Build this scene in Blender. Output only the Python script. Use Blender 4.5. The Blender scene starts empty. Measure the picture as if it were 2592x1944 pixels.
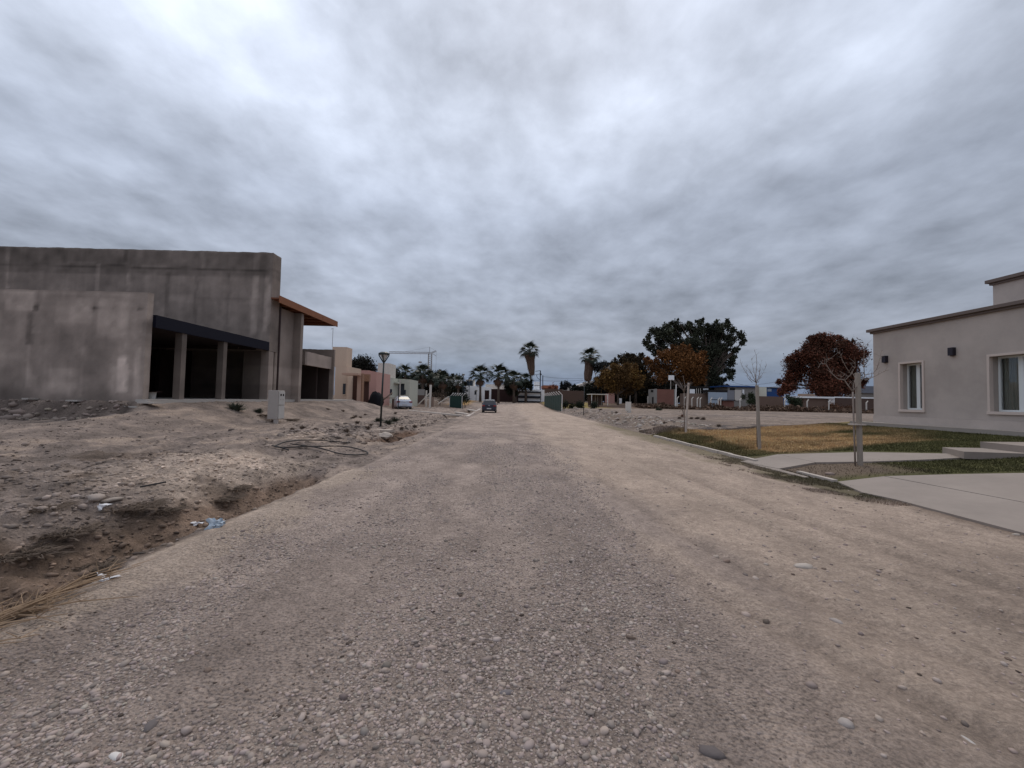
import bpy, math, random
import numpy as np
from mathutils import Matrix, Vector
S = bpy.context.scene
COL = S.collection
rng = np.random.default_rng(11)
random.seed(5)
PI = math.pi

# ------------------------------------------------------------------ camera
F = 1060.0; CX, CY = 1296.0, 972.0; EYE = Vector((0, 0, 1.6))
TH, RO, YAW = math.atan(40 / 1060), 0.022, 0.0047
_f = Vector((0, math.cos(TH), math.sin(TH))); _u = Vector((0, -math.sin(TH), math.cos(TH))); _r = Vector((1, 0, 0))
_R = _r * math.cos(RO) + _u * math.sin(RO); _U = _u * math.cos(RO) - _r * math.sin(RO)
_Z = Matrix.Rotation(-YAW, 3, 'Z')
RIGHT, UP, FWD = _Z @ _R, _Z @ _U, _Z @ _f
cam = bpy.data.cameras.new('camera'); co = bpy.data.objects.new('camera', cam); COL.objects.link(co)
cam.sensor_width = 36; cam.lens = 36 * F / 2592; cam.clip_end = 6000; cam.clip_start = 0.05
m = Matrix((RIGHT, UP, -FWD)).transposed().to_4x4(); m.translation = EYE
co.matrix_world = m; S.camera = co

# ------------------------------------------------------------------ world: overcast over a Nishita sky
SUN_EL, SUN_AZ = math.radians(52), math.radians(8)
W = bpy.data.worlds.new('World'); S.world = W; W.use_nodes = True
nt = W.node_tree; nt.nodes.clear()
def N(t, nt=nt, **k):
    n = nt.nodes.new(t)
    for a, b in k.items(): setattr(n, a, b)
    return n
L = nt.links.new
def mth(op, a, b=None, clamp=False, nt=nt):
    n = nt.nodes.new('ShaderNodeMath'); n.operation = op; n.use_clamp = clamp
    for i, v in enumerate((a, b)):
        if v is None: continue
        if isinstance(v, (int, float)): n.inputs[i].default_value = v
        else: nt.links.new(v, n.inputs[i])
    return n.outputs[0]
sky = N('ShaderNodeTexSky', sky_type='NISHITA', sun_disc=False, sun_elevation=SUN_EL, sun_rotation=SUN_AZ)
bg1 = N('ShaderNodeBackground'); bg1.inputs[1].default_value = 0.10; L(sky.outputs[0], bg1.inputs[0])
tc = N('ShaderNodeTexCoord'); sep = N('ShaderNodeSeparateXYZ'); L(tc.outputs['Generated'], sep.inputs[0])
zc = mth('ADD', mth('MAXIMUM', sep.outputs[2], 0.0), 0.22)
px_, py_ = mth('DIVIDE', sep.outputs[0], zc), mth('DIVIDE', sep.outputs[1], zc)
cmb = N('ShaderNodeCombineXYZ'); L(px_, cmb.inputs[0]); L(py_, cmb.inputs[1])
def cloud_noise(sx, sy, loc, rot, detail, rough, dist=0.0):
    mp = N('ShaderNodeMapping'); mp.inputs['Scale'].default_value = (sx, sy, 1); mp.inputs['Location'].default_value = loc
    mp.inputs['Rotation'].default_value = (0, 0, rot); L(cmb.outputs[0], mp.inputs[0])
    n = N('ShaderNodeTexNoise'); n.inputs['Scale'].default_value = 1; n.inputs['Detail'].default_value = detail
    n.inputs['Roughness'].default_value = rough; n.inputs['Distortion'].default_value = dist
    L(mp.outputs[0], n.inputs['Vector']); return n.outputs['Fac']
n1 = cloud_noise(2.5, 2.2, (3.1, 1.7, 0), 0.12, 7, 0.52, 0.12)
n2 = cloud_noise(1.0, .9, (4.3, 2.9, 0), 0.3, 3, 0.5, .1)
n3 = cloud_noise(6.8, 6.0, (1.3, 5.2, 0), -0.1, 7, 0.56, 0.15)
nv = mth('ADD', mth('ADD', mth('MULTIPLY', n1, 0.44), mth('MULTIPLY', n2, 0.26)), mth('MULTIPLY', n3, 0.30))
nv = mth('ADD', mth('MULTIPLY', mth('SUBTRACT', nv, 0.5), 3.0), 0.5)      # contrast
ramp = N('ShaderNodeValToRGB'); el = ramp.color_ramp.elements
el[0].position = 0.0; el[0].color = (.15, .225, .385, 1)
el[1].position = 1.0; el[1].color = (.84, .90, 1.04, 1)
for p, c in ((.05, (.19, .245, .36, 1)), (.085, (.265, .31, .40, 1)), (.13, (.33, .36, .43, 1)), (.24, (.375, .415, .50, 1)), (.40, (.445, .495, .60, 1)), (.55, (.68, .745, .88, 1))):
    e = el.new(p); e.color = c
L(mth('MAXIMUM', sep.outputs[2], 0.0), ramp.inputs[0])
# the thin bright part of the layer is ahead and a little left, the thick part to the right
az = mth('ADD', mth('MULTIPLY', sep.outputs[0], -0.20), 1.0)
fade = mth('MULTIPLY', mth('MAXIMUM', sep.outputs[2], 0.0), 5.0, True)
amp = mth('ADD', mth('MULTIPLY', fade, 0.50), 0.30)
mul = mth('ADD', mth('MULTIPLY', mth('SUBTRACT', nv, 0.5), amp), 1.0)
mul = mth('MULTIPLY', mth('MAXIMUM', mul, 0.6), az)
mixc = N('ShaderNodeVectorMath', operation='SCALE'); L(ramp.outputs[0], mixc.inputs[0]); L(mul, mixc.inputs[3])
bg2 = N('ShaderNodeBackground'); L(mixc.outputs[0], bg2.inputs[0]); bg2.inputs[1].default_value = 1.0
mx = N('ShaderNodeMixShader'); mx.inputs[0].default_value = 0.94
L(bg1.outputs[0], mx.inputs[1]); L(bg2.outputs[0], mx.inputs[2])
wo = N('ShaderNodeOutputWorld'); L(mx.outputs[0], wo.inputs[0])
sl = bpy.data.lights.new('sun', 'SUN'); sl.energy = 1.2; sl.angle = math.radians(26); sl.color = (1, .90, .76)
so = bpy.data.objects.new('sun', sl); COL.objects.link(so)
so.rotation_euler = (PI / 2 - SUN_EL, 0, -SUN_AZ + PI)
so.rotation_euler = (math.radians(38), 0, math.radians(180 - 8))
S.view_settings.view_transform = 'Standard'; S.view_settings.look = 'None'; S.view_settings.gamma = 1
S.view_settings.use_curve_mapping = False; S.view_settings.exposure = 0

# ------------------------------------------------------------------ helpers: noise, pixels, terrain
def _h(ix, iy, s):
    n = (ix.astype(np.int64) * 374761393 + iy.astype(np.int64) * 668265263 + s * 974711) & 0x7fffffff
    n = ((n ^ (n >> 13)) * 1274126177) & 0x7fffffff
    return ((n ^ (n >> 16)) & 0xffff) / 65535.0
def vn(x, y, s=0):
    x = np.asarray(x, float); y = np.asarray(y, float)
    ix, iy = np.floor(x), np.floor(y); fx, fy = x - ix, y - iy
    fx = fx * fx * (3 - 2 * fx); fy = fy * fy * (3 - 2 * fy)
    a = _h(ix, iy, s); b = _h(ix + 1, iy, s); c = _h(ix, iy + 1, s); d = _h(ix + 1, iy + 1, s)
    return (a * (1 - fx) + b * fx) * (1 - fy) + (c * (1 - fx) + d * fx) * fy - 0.5
def fbm(x, y, s=0, o=4, g=0.5):
    t = 0; a = 1.0
    for i in range(o):
        t = t + a * vn(x * 2 ** i + i * 17.3, y * 2 ** i - i * 9.1, s + i * 7); a *= g
    return t
def st(a, b, x):
    t = np.clip((np.asarray(x, float) - a) / (b - a), 0, 1); return t * t * (3 - 2 * t)
def lerp(a, b, w): return a + (b - a) * w
XL, XR = -3.3, 6.8
def ditches(x, y):
    t = -x
    wob = .25 * vn(y * .8, t * .0, 5)
    W1 = np.interp(y, [0, 3, 4, 6, 8, 9], [2.3, 2.0, 1.5, .9, .45, .3])
    lp = .22 * np.clip(.5 + fbm(y * 2.2, y * 0 + 2, 19, 3), 0, 1.2); d1 = st(3.32 + lp, 3.62 + lp, t) * (1 - st(4.0, 4.15 + W1, t + wob)) * (1 - st(8.2, 8.9, y))
    d2 = st(3.9, 4.5, t + wob) * (1 - st(4.9, 5.8, t + wob)) * st(14.2, 15.6, y) * (1 - st(20.5, 22.5, y))
    d3 = st(4.3, 4.9, t) * (1 - st(5.5, 6.4, t)) * st(33, 36, y) * (1 - st(66, 70, y))
    return d1, d2, d3
def H(x, y):
    x = np.asarray(x, float); y = np.asarray(y, float); t = -x
    rise = 1.0 * st(60, 108, y)
    f2 = fbm(x * 1.5, y * 1.5, 3, 3); f3 = fbm(x * 6, y * 6, 9, 3); f1 = fbm(x * .3, y * .3, 1, 2)
    clump = np.clip(fbm(x * 3.1, y * 3.1, 21, 3), 0, 1)
    # road
    xr = x + .25 * vn(y * .12, 0 * x, 4)
    ruts = -.018 * (np.exp(-((xr - 2.4) / .22) ** 2) + np.exp(-((xr - 3.9) / .25) ** 2) + .7 * np.exp(-((xr - .9) / .3) ** 2) + .7 * np.exp(-((xr + .9) / .3) ** 2)
                    + .6 * np.exp(-((xr - 3.15 - .04 * y) / .12) ** 2))
    xt = x - 1.1 - 3.5 * np.exp(-np.clip(y, 0, 60) / 2.2) + .08 * vn(y * .7, y * 0, 12)
    for off_ in (0, .78, 2.05, 2.8): ruts = ruts - .028 * np.exp(-((xt - off_) / .10) ** 2) * (1 - st(9, 14, y)) + .018 * np.exp(-((xt - off_ - .19) / .07) ** 2) * (1 - st(9, 14, y))
    road = .012 * f1 + ruts + .010 * f2 + .006 * f3
    # left lot
    near = .10 + .25 * st(4.3, 6.5, t) + .26 * st(7, 13, t)
    mid = .03 + .30 * st(5, 10, t) + .90 * st(9.5, 12.9, t)
    far = .05 + .25 * st(5, 10, t) + .55 * st(12.5, 14.8, t)
    k = st(12.0, 13.4, t)
    w1 = lerp(st(9.5, 17, y), st(14.05, 14.75, y + .3 * vn(x * 1.3, y * 0, 8)), k); w2 = st(34, 44, y)
    lot = lerp(lerp(near, mid, w1), far, w2)
    lot = lerp(0.0, lot, st(3.3, 4.4, t))
    amp = st(3.3, 4.4, t) * (1 - .75 * st(13.5, 14.5, t) * st(14.7, 15, y))
    lot = lot + amp * (.07 * f2 + .055 * f3 + .14 * clump * st(3.6, 5, t) * (1 - st(9, 13, t)) + .05 * f1)
    d1, d2, d3 = ditches(x, y)
    lot = lerp(lot, -.36 + .16 * f2 + .11 * f3, d1)
    lot = lerp(lot, -.36 + .1 * f2, d2); lot = lerp(lot, -.4 + .1 * f2, d3)
    lot = lot + .05 * np.exp(-((t - 3.3) / .25) ** 2) * (1 - st(8.5, 9.5, y)) + road * (1 - st(3.3, 3.7, t)) - .0
    # right side
    lawn = .015 + .100 * np.clip(x - 6.9, 0, 9.4) + .012 * f2 * st(8.5, 9.5, y) + .004 * f2
    q = st(6.9, 8.0, x)
    rlot = .03 + .30 * st(7, 8.4, x) + .22 * st(8.4, 14, x) + q * (.05 * f2 + .02 * f3) \
        + (.12 + .42 * clump + .14 * f2) * st(6.9, 7.6, x) * (1 - st(8.8, 11.5, x)) * st(21.5, 25, y) * (1 - st(56, 64, y))
    rlot = rlot + .10 * clump * st(8, 10, x) * (1 - st(60, 70, y))
    wr = st(19.6, 21.0, y + .5 * vn(x * .7, y * 0, 2))
    right = lerp(lawn, rlot, wr)
    berm = .05 * np.exp(-((x + 3.15) / .3) ** 2) * (1 - st(8.5, 9.5, y))
    out = np.where(x < XL, lot, np.where(x > XR, right + road * (1 - st(6.8, 7.1, x)), road + berm))
    return out + rise
def hz(x, y): return float(H(np.array([x]), np.array([y]))[0])
def ray(px, py):
    return RIGHT * ((px - CX) / F) - UP * ((py - CY) / F) + FWD
def P(px, py, Y):
    d = ray(px, py); return EYE + d * (Y / d.y)
def PX(px, py, X):
    d = ray(px, py); return EYE + d * (X / d.x)
def PZ(px, py, Z):
    d = ray(px, py); return EYE + d * ((Z - EYE.z) / d.z)
def hit(px, py):
    d = ray(px, py); Y = np.concatenate([np.arange(1.2, 30, .02), np.arange(30, 140, .1)])
    X = d.x / d.y * Y; Zr = EYE.z + d.z / d.y * Y
    i = np.argmax(Zr < H(X, Y)); return Vector((X[i], Y[i], float(Zr[i])))

# ------------------------------------------------------------------ materials
MAT = {}
def mat(name, col=(.5, .5, .5), rough=.85, metal=0, noise=0.0, nscale=3.0, bump=0.0, bscale=20.0, attr=False, spec=.3, alpha=1, trans=0, noise2=0.0):
    if name in MAT: return MAT[name]
    mt = bpy.data.materials.new(name); mt.use_nodes = True; t = mt.node_tree; b = t.nodes['Principled BSDF']
    b.inputs['Roughness'].default_value = rough; b.inputs['Metallic'].default_value = metal
    b.inputs['Specular IOR Level'].default_value = spec
    if trans: b.inputs['Transmission Weight'].default_value = trans
    src = None
    if attr:
        a = t.nodes.new('ShaderNodeAttribute'); a.attribute_name = 'Col'; src = a.outputs['Color']
    else:
        r = t.nodes.new('ShaderNodeRGB'); r.outputs[0].default_value = (*col, 1); src = r.outputs[0]
    tcd = t.nodes.new('ShaderNodeTexCoord'); g = t.nodes.new('ShaderNodeNewGeometry')
    def nz(scale, det=5, rg=.6):
        n = t.nodes.new('ShaderNodeTexNoise'); n.inputs['Scale'].default_value = scale; n.inputs['Detail'].default_value = det
        n.inputs['Roughness'].default_value = rg; t.links.new(g.outputs['Position'], n.inputs['Vector']); return n.outputs['Fac']
    def scl(src, f):
        v = t.nodes.new('ShaderNodeVectorMath'); v.operation = 'SCALE'; t.links.new(src, v.inputs[0]); t.links.new(f, v.inputs[3]); return v.outputs[0]
    if noise:
        f = mth('ADD', mth('MULTIPLY', mth('SUBTRACT', nz(nscale), .5, nt=t), noise * 2.2, nt=t), 1.0, nt=t); src = scl(src, f)
    if noise2:
        f = mth('ADD', mth('MULTIPLY', mth('SUBTRACT', nz(nscale * 9, 6, .7), .5, nt=t), noise2 * 2.2, nt=t), 1.0, nt=t); src = scl(src, f)
    t.links.new(src, b.inputs['Base Color'])
    if bump:
        bp = t.nodes.new('ShaderNodeBump'); bp.inputs['Strength'].default_value = min(1, bump); bp.inputs['Distance'].default_value = .02 * max(1, bump)
        t.links.new(nz(bscale, 8, .65), bp.inputs['Height']); t.links.new(bp.outputs[0], b.inputs['Normal'])
    MAT[name] = mt; return mt
def dirtmat(name, spread=1.0):
    """colour from the vertex colours, with fine grit, dark specks between pale grains, and bump"""
    mt = mat(name, attr=True, rough=.95, spec=.15, noise=.16, nscale=1.7, noise2=.22)
    t = mt.node_tree; b = t.nodes['Principled BSDF']
    g = t.nodes.new('ShaderNodeNewGeometry')
    src = b.inputs['Base Color'].links[0].from_socket
    v = t.nodes.new('ShaderNodeTexVoronoi'); v.inputs['Scale'].default_value = 42; v.feature = 'F1'; al = t.nodes.new('ShaderNodeAttribute'); al.attribute_name = 'Col'; al = al.outputs['Alpha']
    t.links.new(g.outputs['Position'], v.inputs['Vector'])
    v2 = t.nodes.new('ShaderNodeTexVoronoi'); v2.inputs['Scale'].default_value = 21; t.links.new(g.outputs['Position'], v2.inputs['Vector'])
    sepc = t.nodes.new('ShaderNodeSeparateColor'); t.links.new(v2.outputs['Color'], sepc.inputs[0])
    n = t.nodes.new('ShaderNodeTexNoise'); n.inputs['Scale'].default_value = 12; n.inputs['Detail'].default_value = 8; n.inputs['Roughness'].default_value = .72
    t.links.new(g.outputs['Position'], n.inputs['Vector'])
    f = mth('ADD', mth('MULTIPLY', mth('SUBTRACT', sepc.outputs[0], .5, nt=t), .22 * spread, nt=t), 1.0, nt=t)
    f = mth('MULTIPLY', f, mth('ADD', mth('MULTIPLY', mth('SUBTRACT', n.outputs['Fac'], .5, nt=t), .55, nt=t), 1.0, nt=t), nt=t)
    n5 = t.nodes.new('ShaderNodeTexNoise'); n5.inputs['Scale'].default_value = 48; n5.inputs['Detail'].default_value = 4; n5.inputs['Roughness'].default_value = .6; t.links.new(g.outputs['Position'], n5.inputs['Vector'])
    f = mth('MULTIPLY', f, mth('MAXIMUM', mth('MINIMUM', mth('ADD', mth('MULTIPLY', mth('SUBTRACT', n5.outputs['Fac'], .46, nt=t), mth('ADD', mth('MULTIPLY', al, 2.6, nt=t), .7, nt=t), nt=t), 1.0, nt=t), 1.22, nt=t), .45, nt=t), nt=t)
    sv = t.nodes.new('ShaderNodeVectorMath'); sv.operation = 'SCALE'; t.links.new(src, sv.inputs[0]); t.links.new(f, sv.inputs[3])
    t.links.new(sv.outputs[0], b.inputs['Base Color'])
    hsum = mth('ADD', mth('MULTIPLY', mth('MULTIPLY', mth('SUBTRACT', 1.0, v.outputs['Distance'], nt=t), al, nt=t), 1.0, nt=t), mth('MULTIPLY', n.outputs['Fac'], 1.7, nt=t), nt=t)
    bp = t.nodes.new('ShaderNodeBump'); bp.inputs['Strength'].default_value = 1; bp.inputs['Distance'].default_value = .034
    t.links.new(hsum, bp.inputs['Height']); t.links.new(bp.outputs[0], b.inputs['Normal'])
    return mt

# ------------------------------------------------------------------ mesh collector
ORG = {}
def tag(o, label=None, cat=None, group=None, kind=None):
    if label: o['label'] = label
    if cat: o['category'] = cat
    if group: o['group'] = group
    if kind: o['kind'] = kind
    return o
def empty(name, loc, label, cat, group=None, rz=0):
    o = bpy.data.objects.new(name, None); COL.objects.link(o); o.location = loc; o.rotation_euler.z = rz
    o.empty_display_size = .3; ORG[o] = Vector(loc); return tag(o, label, cat, group)
class M:
    def __init__(s): s.v = []; s.f = []
    def quad(s, a, b, c, d):
        n = len(s.v); s.v += [tuple(a), tuple(b), tuple(c), tuple(d)]; s.f.append((n, n + 1, n + 2, n + 3)); return s
    def tri(s, a, b, c):
        n = len(s.v); s.v += [tuple(a), tuple(b), tuple(c)]; s.f.append((n, n + 1, n + 2)); return s
    def hexa(s, p):     # 8 points: bottom 4 ccw, top 4 ccw
        n = len(s.v); s.v += [tuple(q) for q in p]
        for f in ((0, 3, 2, 1), (4, 5, 6, 7), (0, 1, 5, 4), (1, 2, 6, 5), (2, 3, 7, 6), (3, 0, 4, 7)): s.f.append(tuple(n + i for i in f))
        return s
    def box(s, x0, x1, y0, y1, z0, z1):
        x0, x1 = min(x0, x1), max(x0, x1); y0, y1 = min(y0, y1), max(y0, y1); z0, z1 = min(z0, z1), max(z0, z1)
        return s.hexa([(x0, y0, z0), (x1, y0, z0), (x1, y1, z0), (x0, y1, z0), (x0, y0, z1), (x1, y0, z1), (x1, y1, z1), (x0, y1, z1)])
    def prism(s, poly, z0, z1):     # poly list of (x,y[,z]) ; z0/z1 offsets added when z given
        n = len(s.v); k = len(poly)
        for p in poly: s.v.append((p[0], p[1], (p[2] if len(p) > 2 else 0) + z0))
        for p in poly: s.v.append((p[0], p[1], (p[2] if len(p) > 2 else 0) + z1))
        s.f.append(tuple(n + i for i in range(k))[::-1]); s.f.append(tuple(n + k + i for i in range(k)))
        for i in range(k): j = (i + 1) % k; s.f.append((n + i, n + j, n + k + j, n + k + i))
        return s
    def tube(s, pts, r, n=6, cap=True):
        pts = [Vector(p) for p in pts]; rr = r if isinstance(r, (list, tuple)) else [r] * len(pts); b = len(s.v)
        for i, p in enumerate(pts):
            d = (pts[min(i + 1, len(pts) - 1)] - pts[max(i - 1, 0)]).normalized()
            a = d.cross(Vector((0, 0, 1)) if abs(d.z) < .9 else Vector((1, 0, 0))).normalized(); c = d.cross(a)
            for k in range(n):
                an = 2 * PI * k / n; s.v.append(tuple(p + (a * math.cos(an) + c * math.sin(an)) * rr[i]))
        for i in range(len(pts) - 1):
            for k in range(n):
                k2 = (k + 1) % n; s.f.append((b + i * n + k, b + i * n + k2, b + (i + 1) * n + k2, b + (i + 1) * n + k))
        if cap:
            s.f.append(tuple(b + k for k in range(n))[::-1]); s.f.append(tuple(b + (len(pts) - 1) * n + k for k in range(n)))
        return s
    def rock(s, c, r, sc=(1, 1, .6), sd=0):
        v, f = ICO1; n = len(s.v); rg = np.random.default_rng(sd)
        a = rg.random() * 6.28; q = v * (1 + .32 * (rg.random((len(v), 1)) - .5)) * np.array(sc) * r
        ca, sa = math.cos(a), math.sin(a); q = np.stack([q[:, 0] * ca - q[:, 1] * sa, q[:, 0] * sa + q[:, 1] * ca, q[:, 2]], 1) + np.array(c)
        s.v += [tuple(x) for x in q]; s.f += [tuple(int(i) + n for i in g) for g in f]; return s
    def build(s, name, mt, parent=None, origin=None, smooth=False, label=None, cat=None, group=None, kind=None, cols=None, bevel=0):
        me = bpy.data.meshes.new(name); v = np.array(s.v, float)
        if parent is not None: o3 = ORG[parent]
        elif origin is not None: o3 = Vector(origin)
        else: o3 = Vector(((v[:, 0].min() + v[:, 0].max()) / 2, (v[:, 1].min() + v[:, 1].max()) / 2, v[:, 2].min()))
        v = v - np.array(o3); me.from_pydata(v.tolist(), [], s.f); me.update()
        if smooth: me.shade_smooth()
        o = bpy.data.objects.new(name, me); COL.objects.link(o)
        if parent is not None: o.parent = parent
        else: o.location = o3
        ORG[o] = o3; me.materials.append(mt if not isinstance(mt, str) else MAT[mt])
        if cols is not None:
            ca = me.color_attributes.new('Col', 'FLOAT_COLOR', 'POINT')
            c4 = np.ones((len(v), 4), np.float32); c4[:, :3] = cols; ca.data.foreach_set('color', c4.ravel())
        if bevel:
            b = o.modifiers.new('bevel', 'BEVEL'); b.width = bevel; b.segments = 2; b.limit_method = 'ANGLE'
        return tag(o, label, cat, group, kind)
def ico(sub):
    import bmesh
    b = bmesh.new(); bmesh.ops.create_icosphere(b, subdivisions=sub, radius=1)
    v = np.array([x.co[:] for x in b.verts]); f = [[x.index for x in g.verts] for g in b.faces]; b.free(); return v, f
ICO0, ICO1 = ico(1), ico(2)
def fastmesh(name, v, f, mt, cols=None, smooth=False, parent=None, **kw):
    me = bpy.data.meshes.new(name); n, k = f.shape
    o3 = ORG[parent] if parent is not None else Vector((0, 0, 0))
    v = v - np.array(o3)
    me.vertices.add(len(v)); me.vertices.foreach_set('co', v.astype(np.float32).ravel())
    me.loops.add(n * k); me.loops.foreach_set('vertex_index', f.astype(np.int32).ravel())
    me.polygons.add(n); me.polygons.foreach_set('loop_start', np.arange(0, n * k, k, dtype=np.int32))
    me.update(calc_edges=True)
    if smooth: me.shade_smooth()
    if cols is not None:
        ca = me.color_attributes.new('Col', 'FLOAT_COLOR', 'POINT'); c4 = np.ones((len(v), 4), np.float32); c4[:, :cols.shape[1]] = cols
        ca.data.foreach_set('color', c4.ravel())
    o = bpy.data.objects.new(name, me); COL.objects.link(o); me.materials.append(mt)
    if parent is not None: o.parent = parent
    ORG[o] = o3
    return tag(o, **kw)
def copy_tree(o, parent=None):
    c = o.copy(); COL.objects.link(c); c.parent = parent
    for ch in list(o.children): copy_tree(ch, c)
    return c

# ------------------------------------------------------------------ ground colours (albedo)
def C3(*c): return np.array(c)
def ground_col(x, y):
    x = np.asarray(x, float); y = np.asarray(y, float); t = -x
    def mx(a, b, w): return a + (b - a) * w[..., None]
    o = np.ones(x.shape + (3,))
    big = fbm(x * .35, y * .22, 31, 3); md = fbm(x * 2.2, y * 1.1, 33, 4); fine = fbm(x * 9, y * 7, 35, 3)
    gray = C3(.322, .254, .215); sand = C3(.350, .270, .215); tan = C3(.395, .31, .247); soil = C3(.165, .120, .090); dark = C3(.085, .066, .056)
    # road
    g = 1 - st(.9, 2.5, x + 1.5 * big + .8 * md - .10 * np.clip(3.2 - y, 0, 3))
    g = np.maximum(g * (1 - .35 * st(14, 40, y)), .9 * (1 - st(1.6, 2.3, y)) * st(1, 3, 5 - x))
    road = mx(sand * o, gray * o, g)
    road = road * (1 + .30 * md + .18 * fine)[..., None]
    road = road * (1 + .09 * st(3, 6, y))[..., None]
    lane = np.exp(-((x - 3.3 + .3 * vn(y * .2, y * 0, 6)) / .35) ** 2) + np.exp(-((x - 1.6) / .25) ** 2) * st(5, 12, y) + np.exp(-((x + .3) / .25) ** 2) * st(6, 12, y)
    xt = x - 1.1 - 3.5 * np.exp(-np.clip(y, 0, 60) / 2.2) + .08 * vn(y * .7, y * 0, 12)
    for off_ in (0, .78, 2.05, 2.8): lane = lane + 1.2 * np.exp(-((xt - off_ - .19) / .07) ** 2) * (1 - st(8, 13, y)); road = road * (1 - .17 * np.exp(-((xt - off_) / .10) ** 2) * (1 - st(8, 13, y)))[..., None]
    road = mx(road, tan * o, np.clip(.30 * lane, 0, .6))
    bermc = st(2.75, 3.05, t + .6 * md + .2 * fine) * (1 - st(8.7, 9.8, y)) * st(.2, .5, 1 - np.abs(md))
    road = mx(road, tan * 1.02 * o, bermc * .8)
    vg = st(5.6, 6.7, x + .9 * md + .2 * np.clip(y - 8, -4, 6) * .2) * st(8.6, 9.6, y) * (1 - st(26, 34, y))
    road = mx(road, C3(.165, .135, .082) * o, vg * .85)
    vg2 = st(5.75, 6.3, x + .5 * md) * st(6.9, 7.6, y) * (1 - st(9.2, 10.2, y))
    road = mx(road, C3(.085, .075, .035) * o, vg2 * .8)
    vg3 = st(6.3, 6.75, x + .3 * md) * (1 - st(6.5, 7.5, y)); road = mx(road, soil * o, vg3 * .7)
    # left
    lot = mx(gray * .70 * o, sand * .80 * o, st(-.10, .34, md * .8 + big * .6) * (1 - .6 * st(14, 18, y) * (1 - st(12.5, 13, t) * 0)))
    lot = mx(lot, tan * 1.0 * o, st(4.0, 4.3, t) * (1 - st(5.2, 7.5, t)) * st(5.2, 6.6, y) * (1 - st(8.8, 10, y)) * .75)
    lot = mx(lot, soil * .8 * o, st(.02, .30, fbm(x * 1.3, y * 1.3, 41, 4)) * .75 * (1 - st(7, 11, y)) * (1 - st(7.5, 10, t)))
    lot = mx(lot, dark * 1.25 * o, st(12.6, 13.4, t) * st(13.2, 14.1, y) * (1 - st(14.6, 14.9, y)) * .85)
    d1, d2, d3 = ditches(x, y)
    lot = mx(lot, C3(.215, .150, .110) * o, st(.10, .6, d1)); lot = mx(lot, C3(.13, .08, .055) * o, st(.2, .7, d2)); lot = mx(lot, soil * .8 * o, st(.2, .7, d3))
    lot = mx(lot, tan * o, (1 - st(3.34, 3.46, t)) * (1 - st(8.7, 9.8, y)) * .9)
    lot = lot * (1 + .55 * md + .45 * fine)[..., None]
    lot = mx(lot, sand * .9 * o, st(70, 80, y) * .6)
    lot = mx(lot, C3(.10, .068, .050) * o, st(6, 8, t) * st(56, 60, y) * (1 - st(76, 84, y)) * .9)
    yl = st(7, 9, t) * (1 - st(10, 12, t)) * st(72, 76, y) * (1 - st(96, 100, y)); lot = mx(lot, C3(.34, .20, .07) * o, yl)
    # right
    nn = fbm(x * .55, y * .8, 51, 3)
    dry = C3(.49, .325, .170) * (1 + .35 * md[..., None] + .15 * fine[..., None]); green = C3(.085, .080, .032) * (1 + .5 * md[..., None])
    gm = np.clip(st(12.0, 15.6, x + 2.2 * nn + .42 * (17 - y)) * 1.0 + (1 - st(7.5, 8.7, x + 1.6 * nn)) * .85 + st(.10, .30, nn) * .25, 0, 1)
    gm = np.maximum(gm, 1 - st(12.4, 13.4, y + .5 * nn))
    lawn = mx(dry * o, green * o, gm)
    so_ = (1 - st(8.4, 9.6, x + .6 * md)) * st(8.9, 9.6, y) * (1 - st(12.0, 12.8, y)); lawn = mx(lawn, soil * o, so_ * .9)
    rl = mx(sand * .60 * o, gray * .50 * o, st(-.08, .2, big + md * .5))
    rl = mx(rl, C3(.29, .228, .19) * o, .6 * st(.0, .3, fbm(x * .25, y * 1.2, 57, 3)))
    rl = mx(rl, C3(.06, .052, .052) * o, st(8.8, 10.0, x) * (1 - st(12.8, 14.5, x)) * st(20.3, 20.9, y + .5 * nn) * (1 - st(22.4, 23.6, y + .8 * nn)) * st(-.25, .1, md) * .9)
    rl = mx(rl, C3(.15, .10, .07) * o, st(66, 69, y) * .9); rl = rl * (1 + .35 * md + .2 * fine)[..., None]
    yr = st(6.9, 8, x) * (1 - st(16, 18, x)) * st(64, 70, y) * (1 - st(98, 104, y)); rl = mx(rl, C3(.24, .18, .065) * o, yr)
    right = mx(lawn, rl, st(19.8, 20.5, y + .7 * nn + .08 * (x - 11)))
    out = np.where((x < XL)[..., None], lot, np.where((x > XR)[..., None], right, road))
    return np.clip(out, .02, .62)
def gravelness(x, y):
    g = (1 - st(.9, 2.3, x + .6 * fbm(x * 1.2, y * .7, 61, 2))) * (x > XL); return np.clip(g * (.75 + 1.2 * fbm(x * 1.3, y * .8, 62, 3)), 0, 1) + .12

def grade(a, b, s0, g):
    out = [a]; s = s0
    while out[-1] + s < b: out.append(out[-1] + s); s *= g
    out.append(b); return out
fine_x = list(np.arange(-7.5, XL - .01, .032)) + list(np.linspace(XL, XR, 300))
left_x = [-p for p in grade(7.5, 40, .036, 1.022)][::-1][:-1]; right_x = grade(XR, 40, .045, 1.014)[1:]
xs = np.array([-1500, -600, -250, -120, -70] + left_x + fine_x + right_x + [70, 120, 250, 600, 1500])
ys = np.array([-400, -100, -30, -12, -5, -2, 0, .6, 1.0] + grade(1.3, 7, .032, 1.0) + grade(7, 135, .034, 1.0105)[1:] + [170, 260, 500, 1000, 2500])
GX, GY = np.meshgrid(xs, ys); GZ = H(GX, GY); GC = ground_col(GX, GY); GA = gravelness(GX, GY)
iL = int(np.argmin(abs(xs - XL))); iR = int(np.argmin(abs(xs - XR)))
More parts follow.
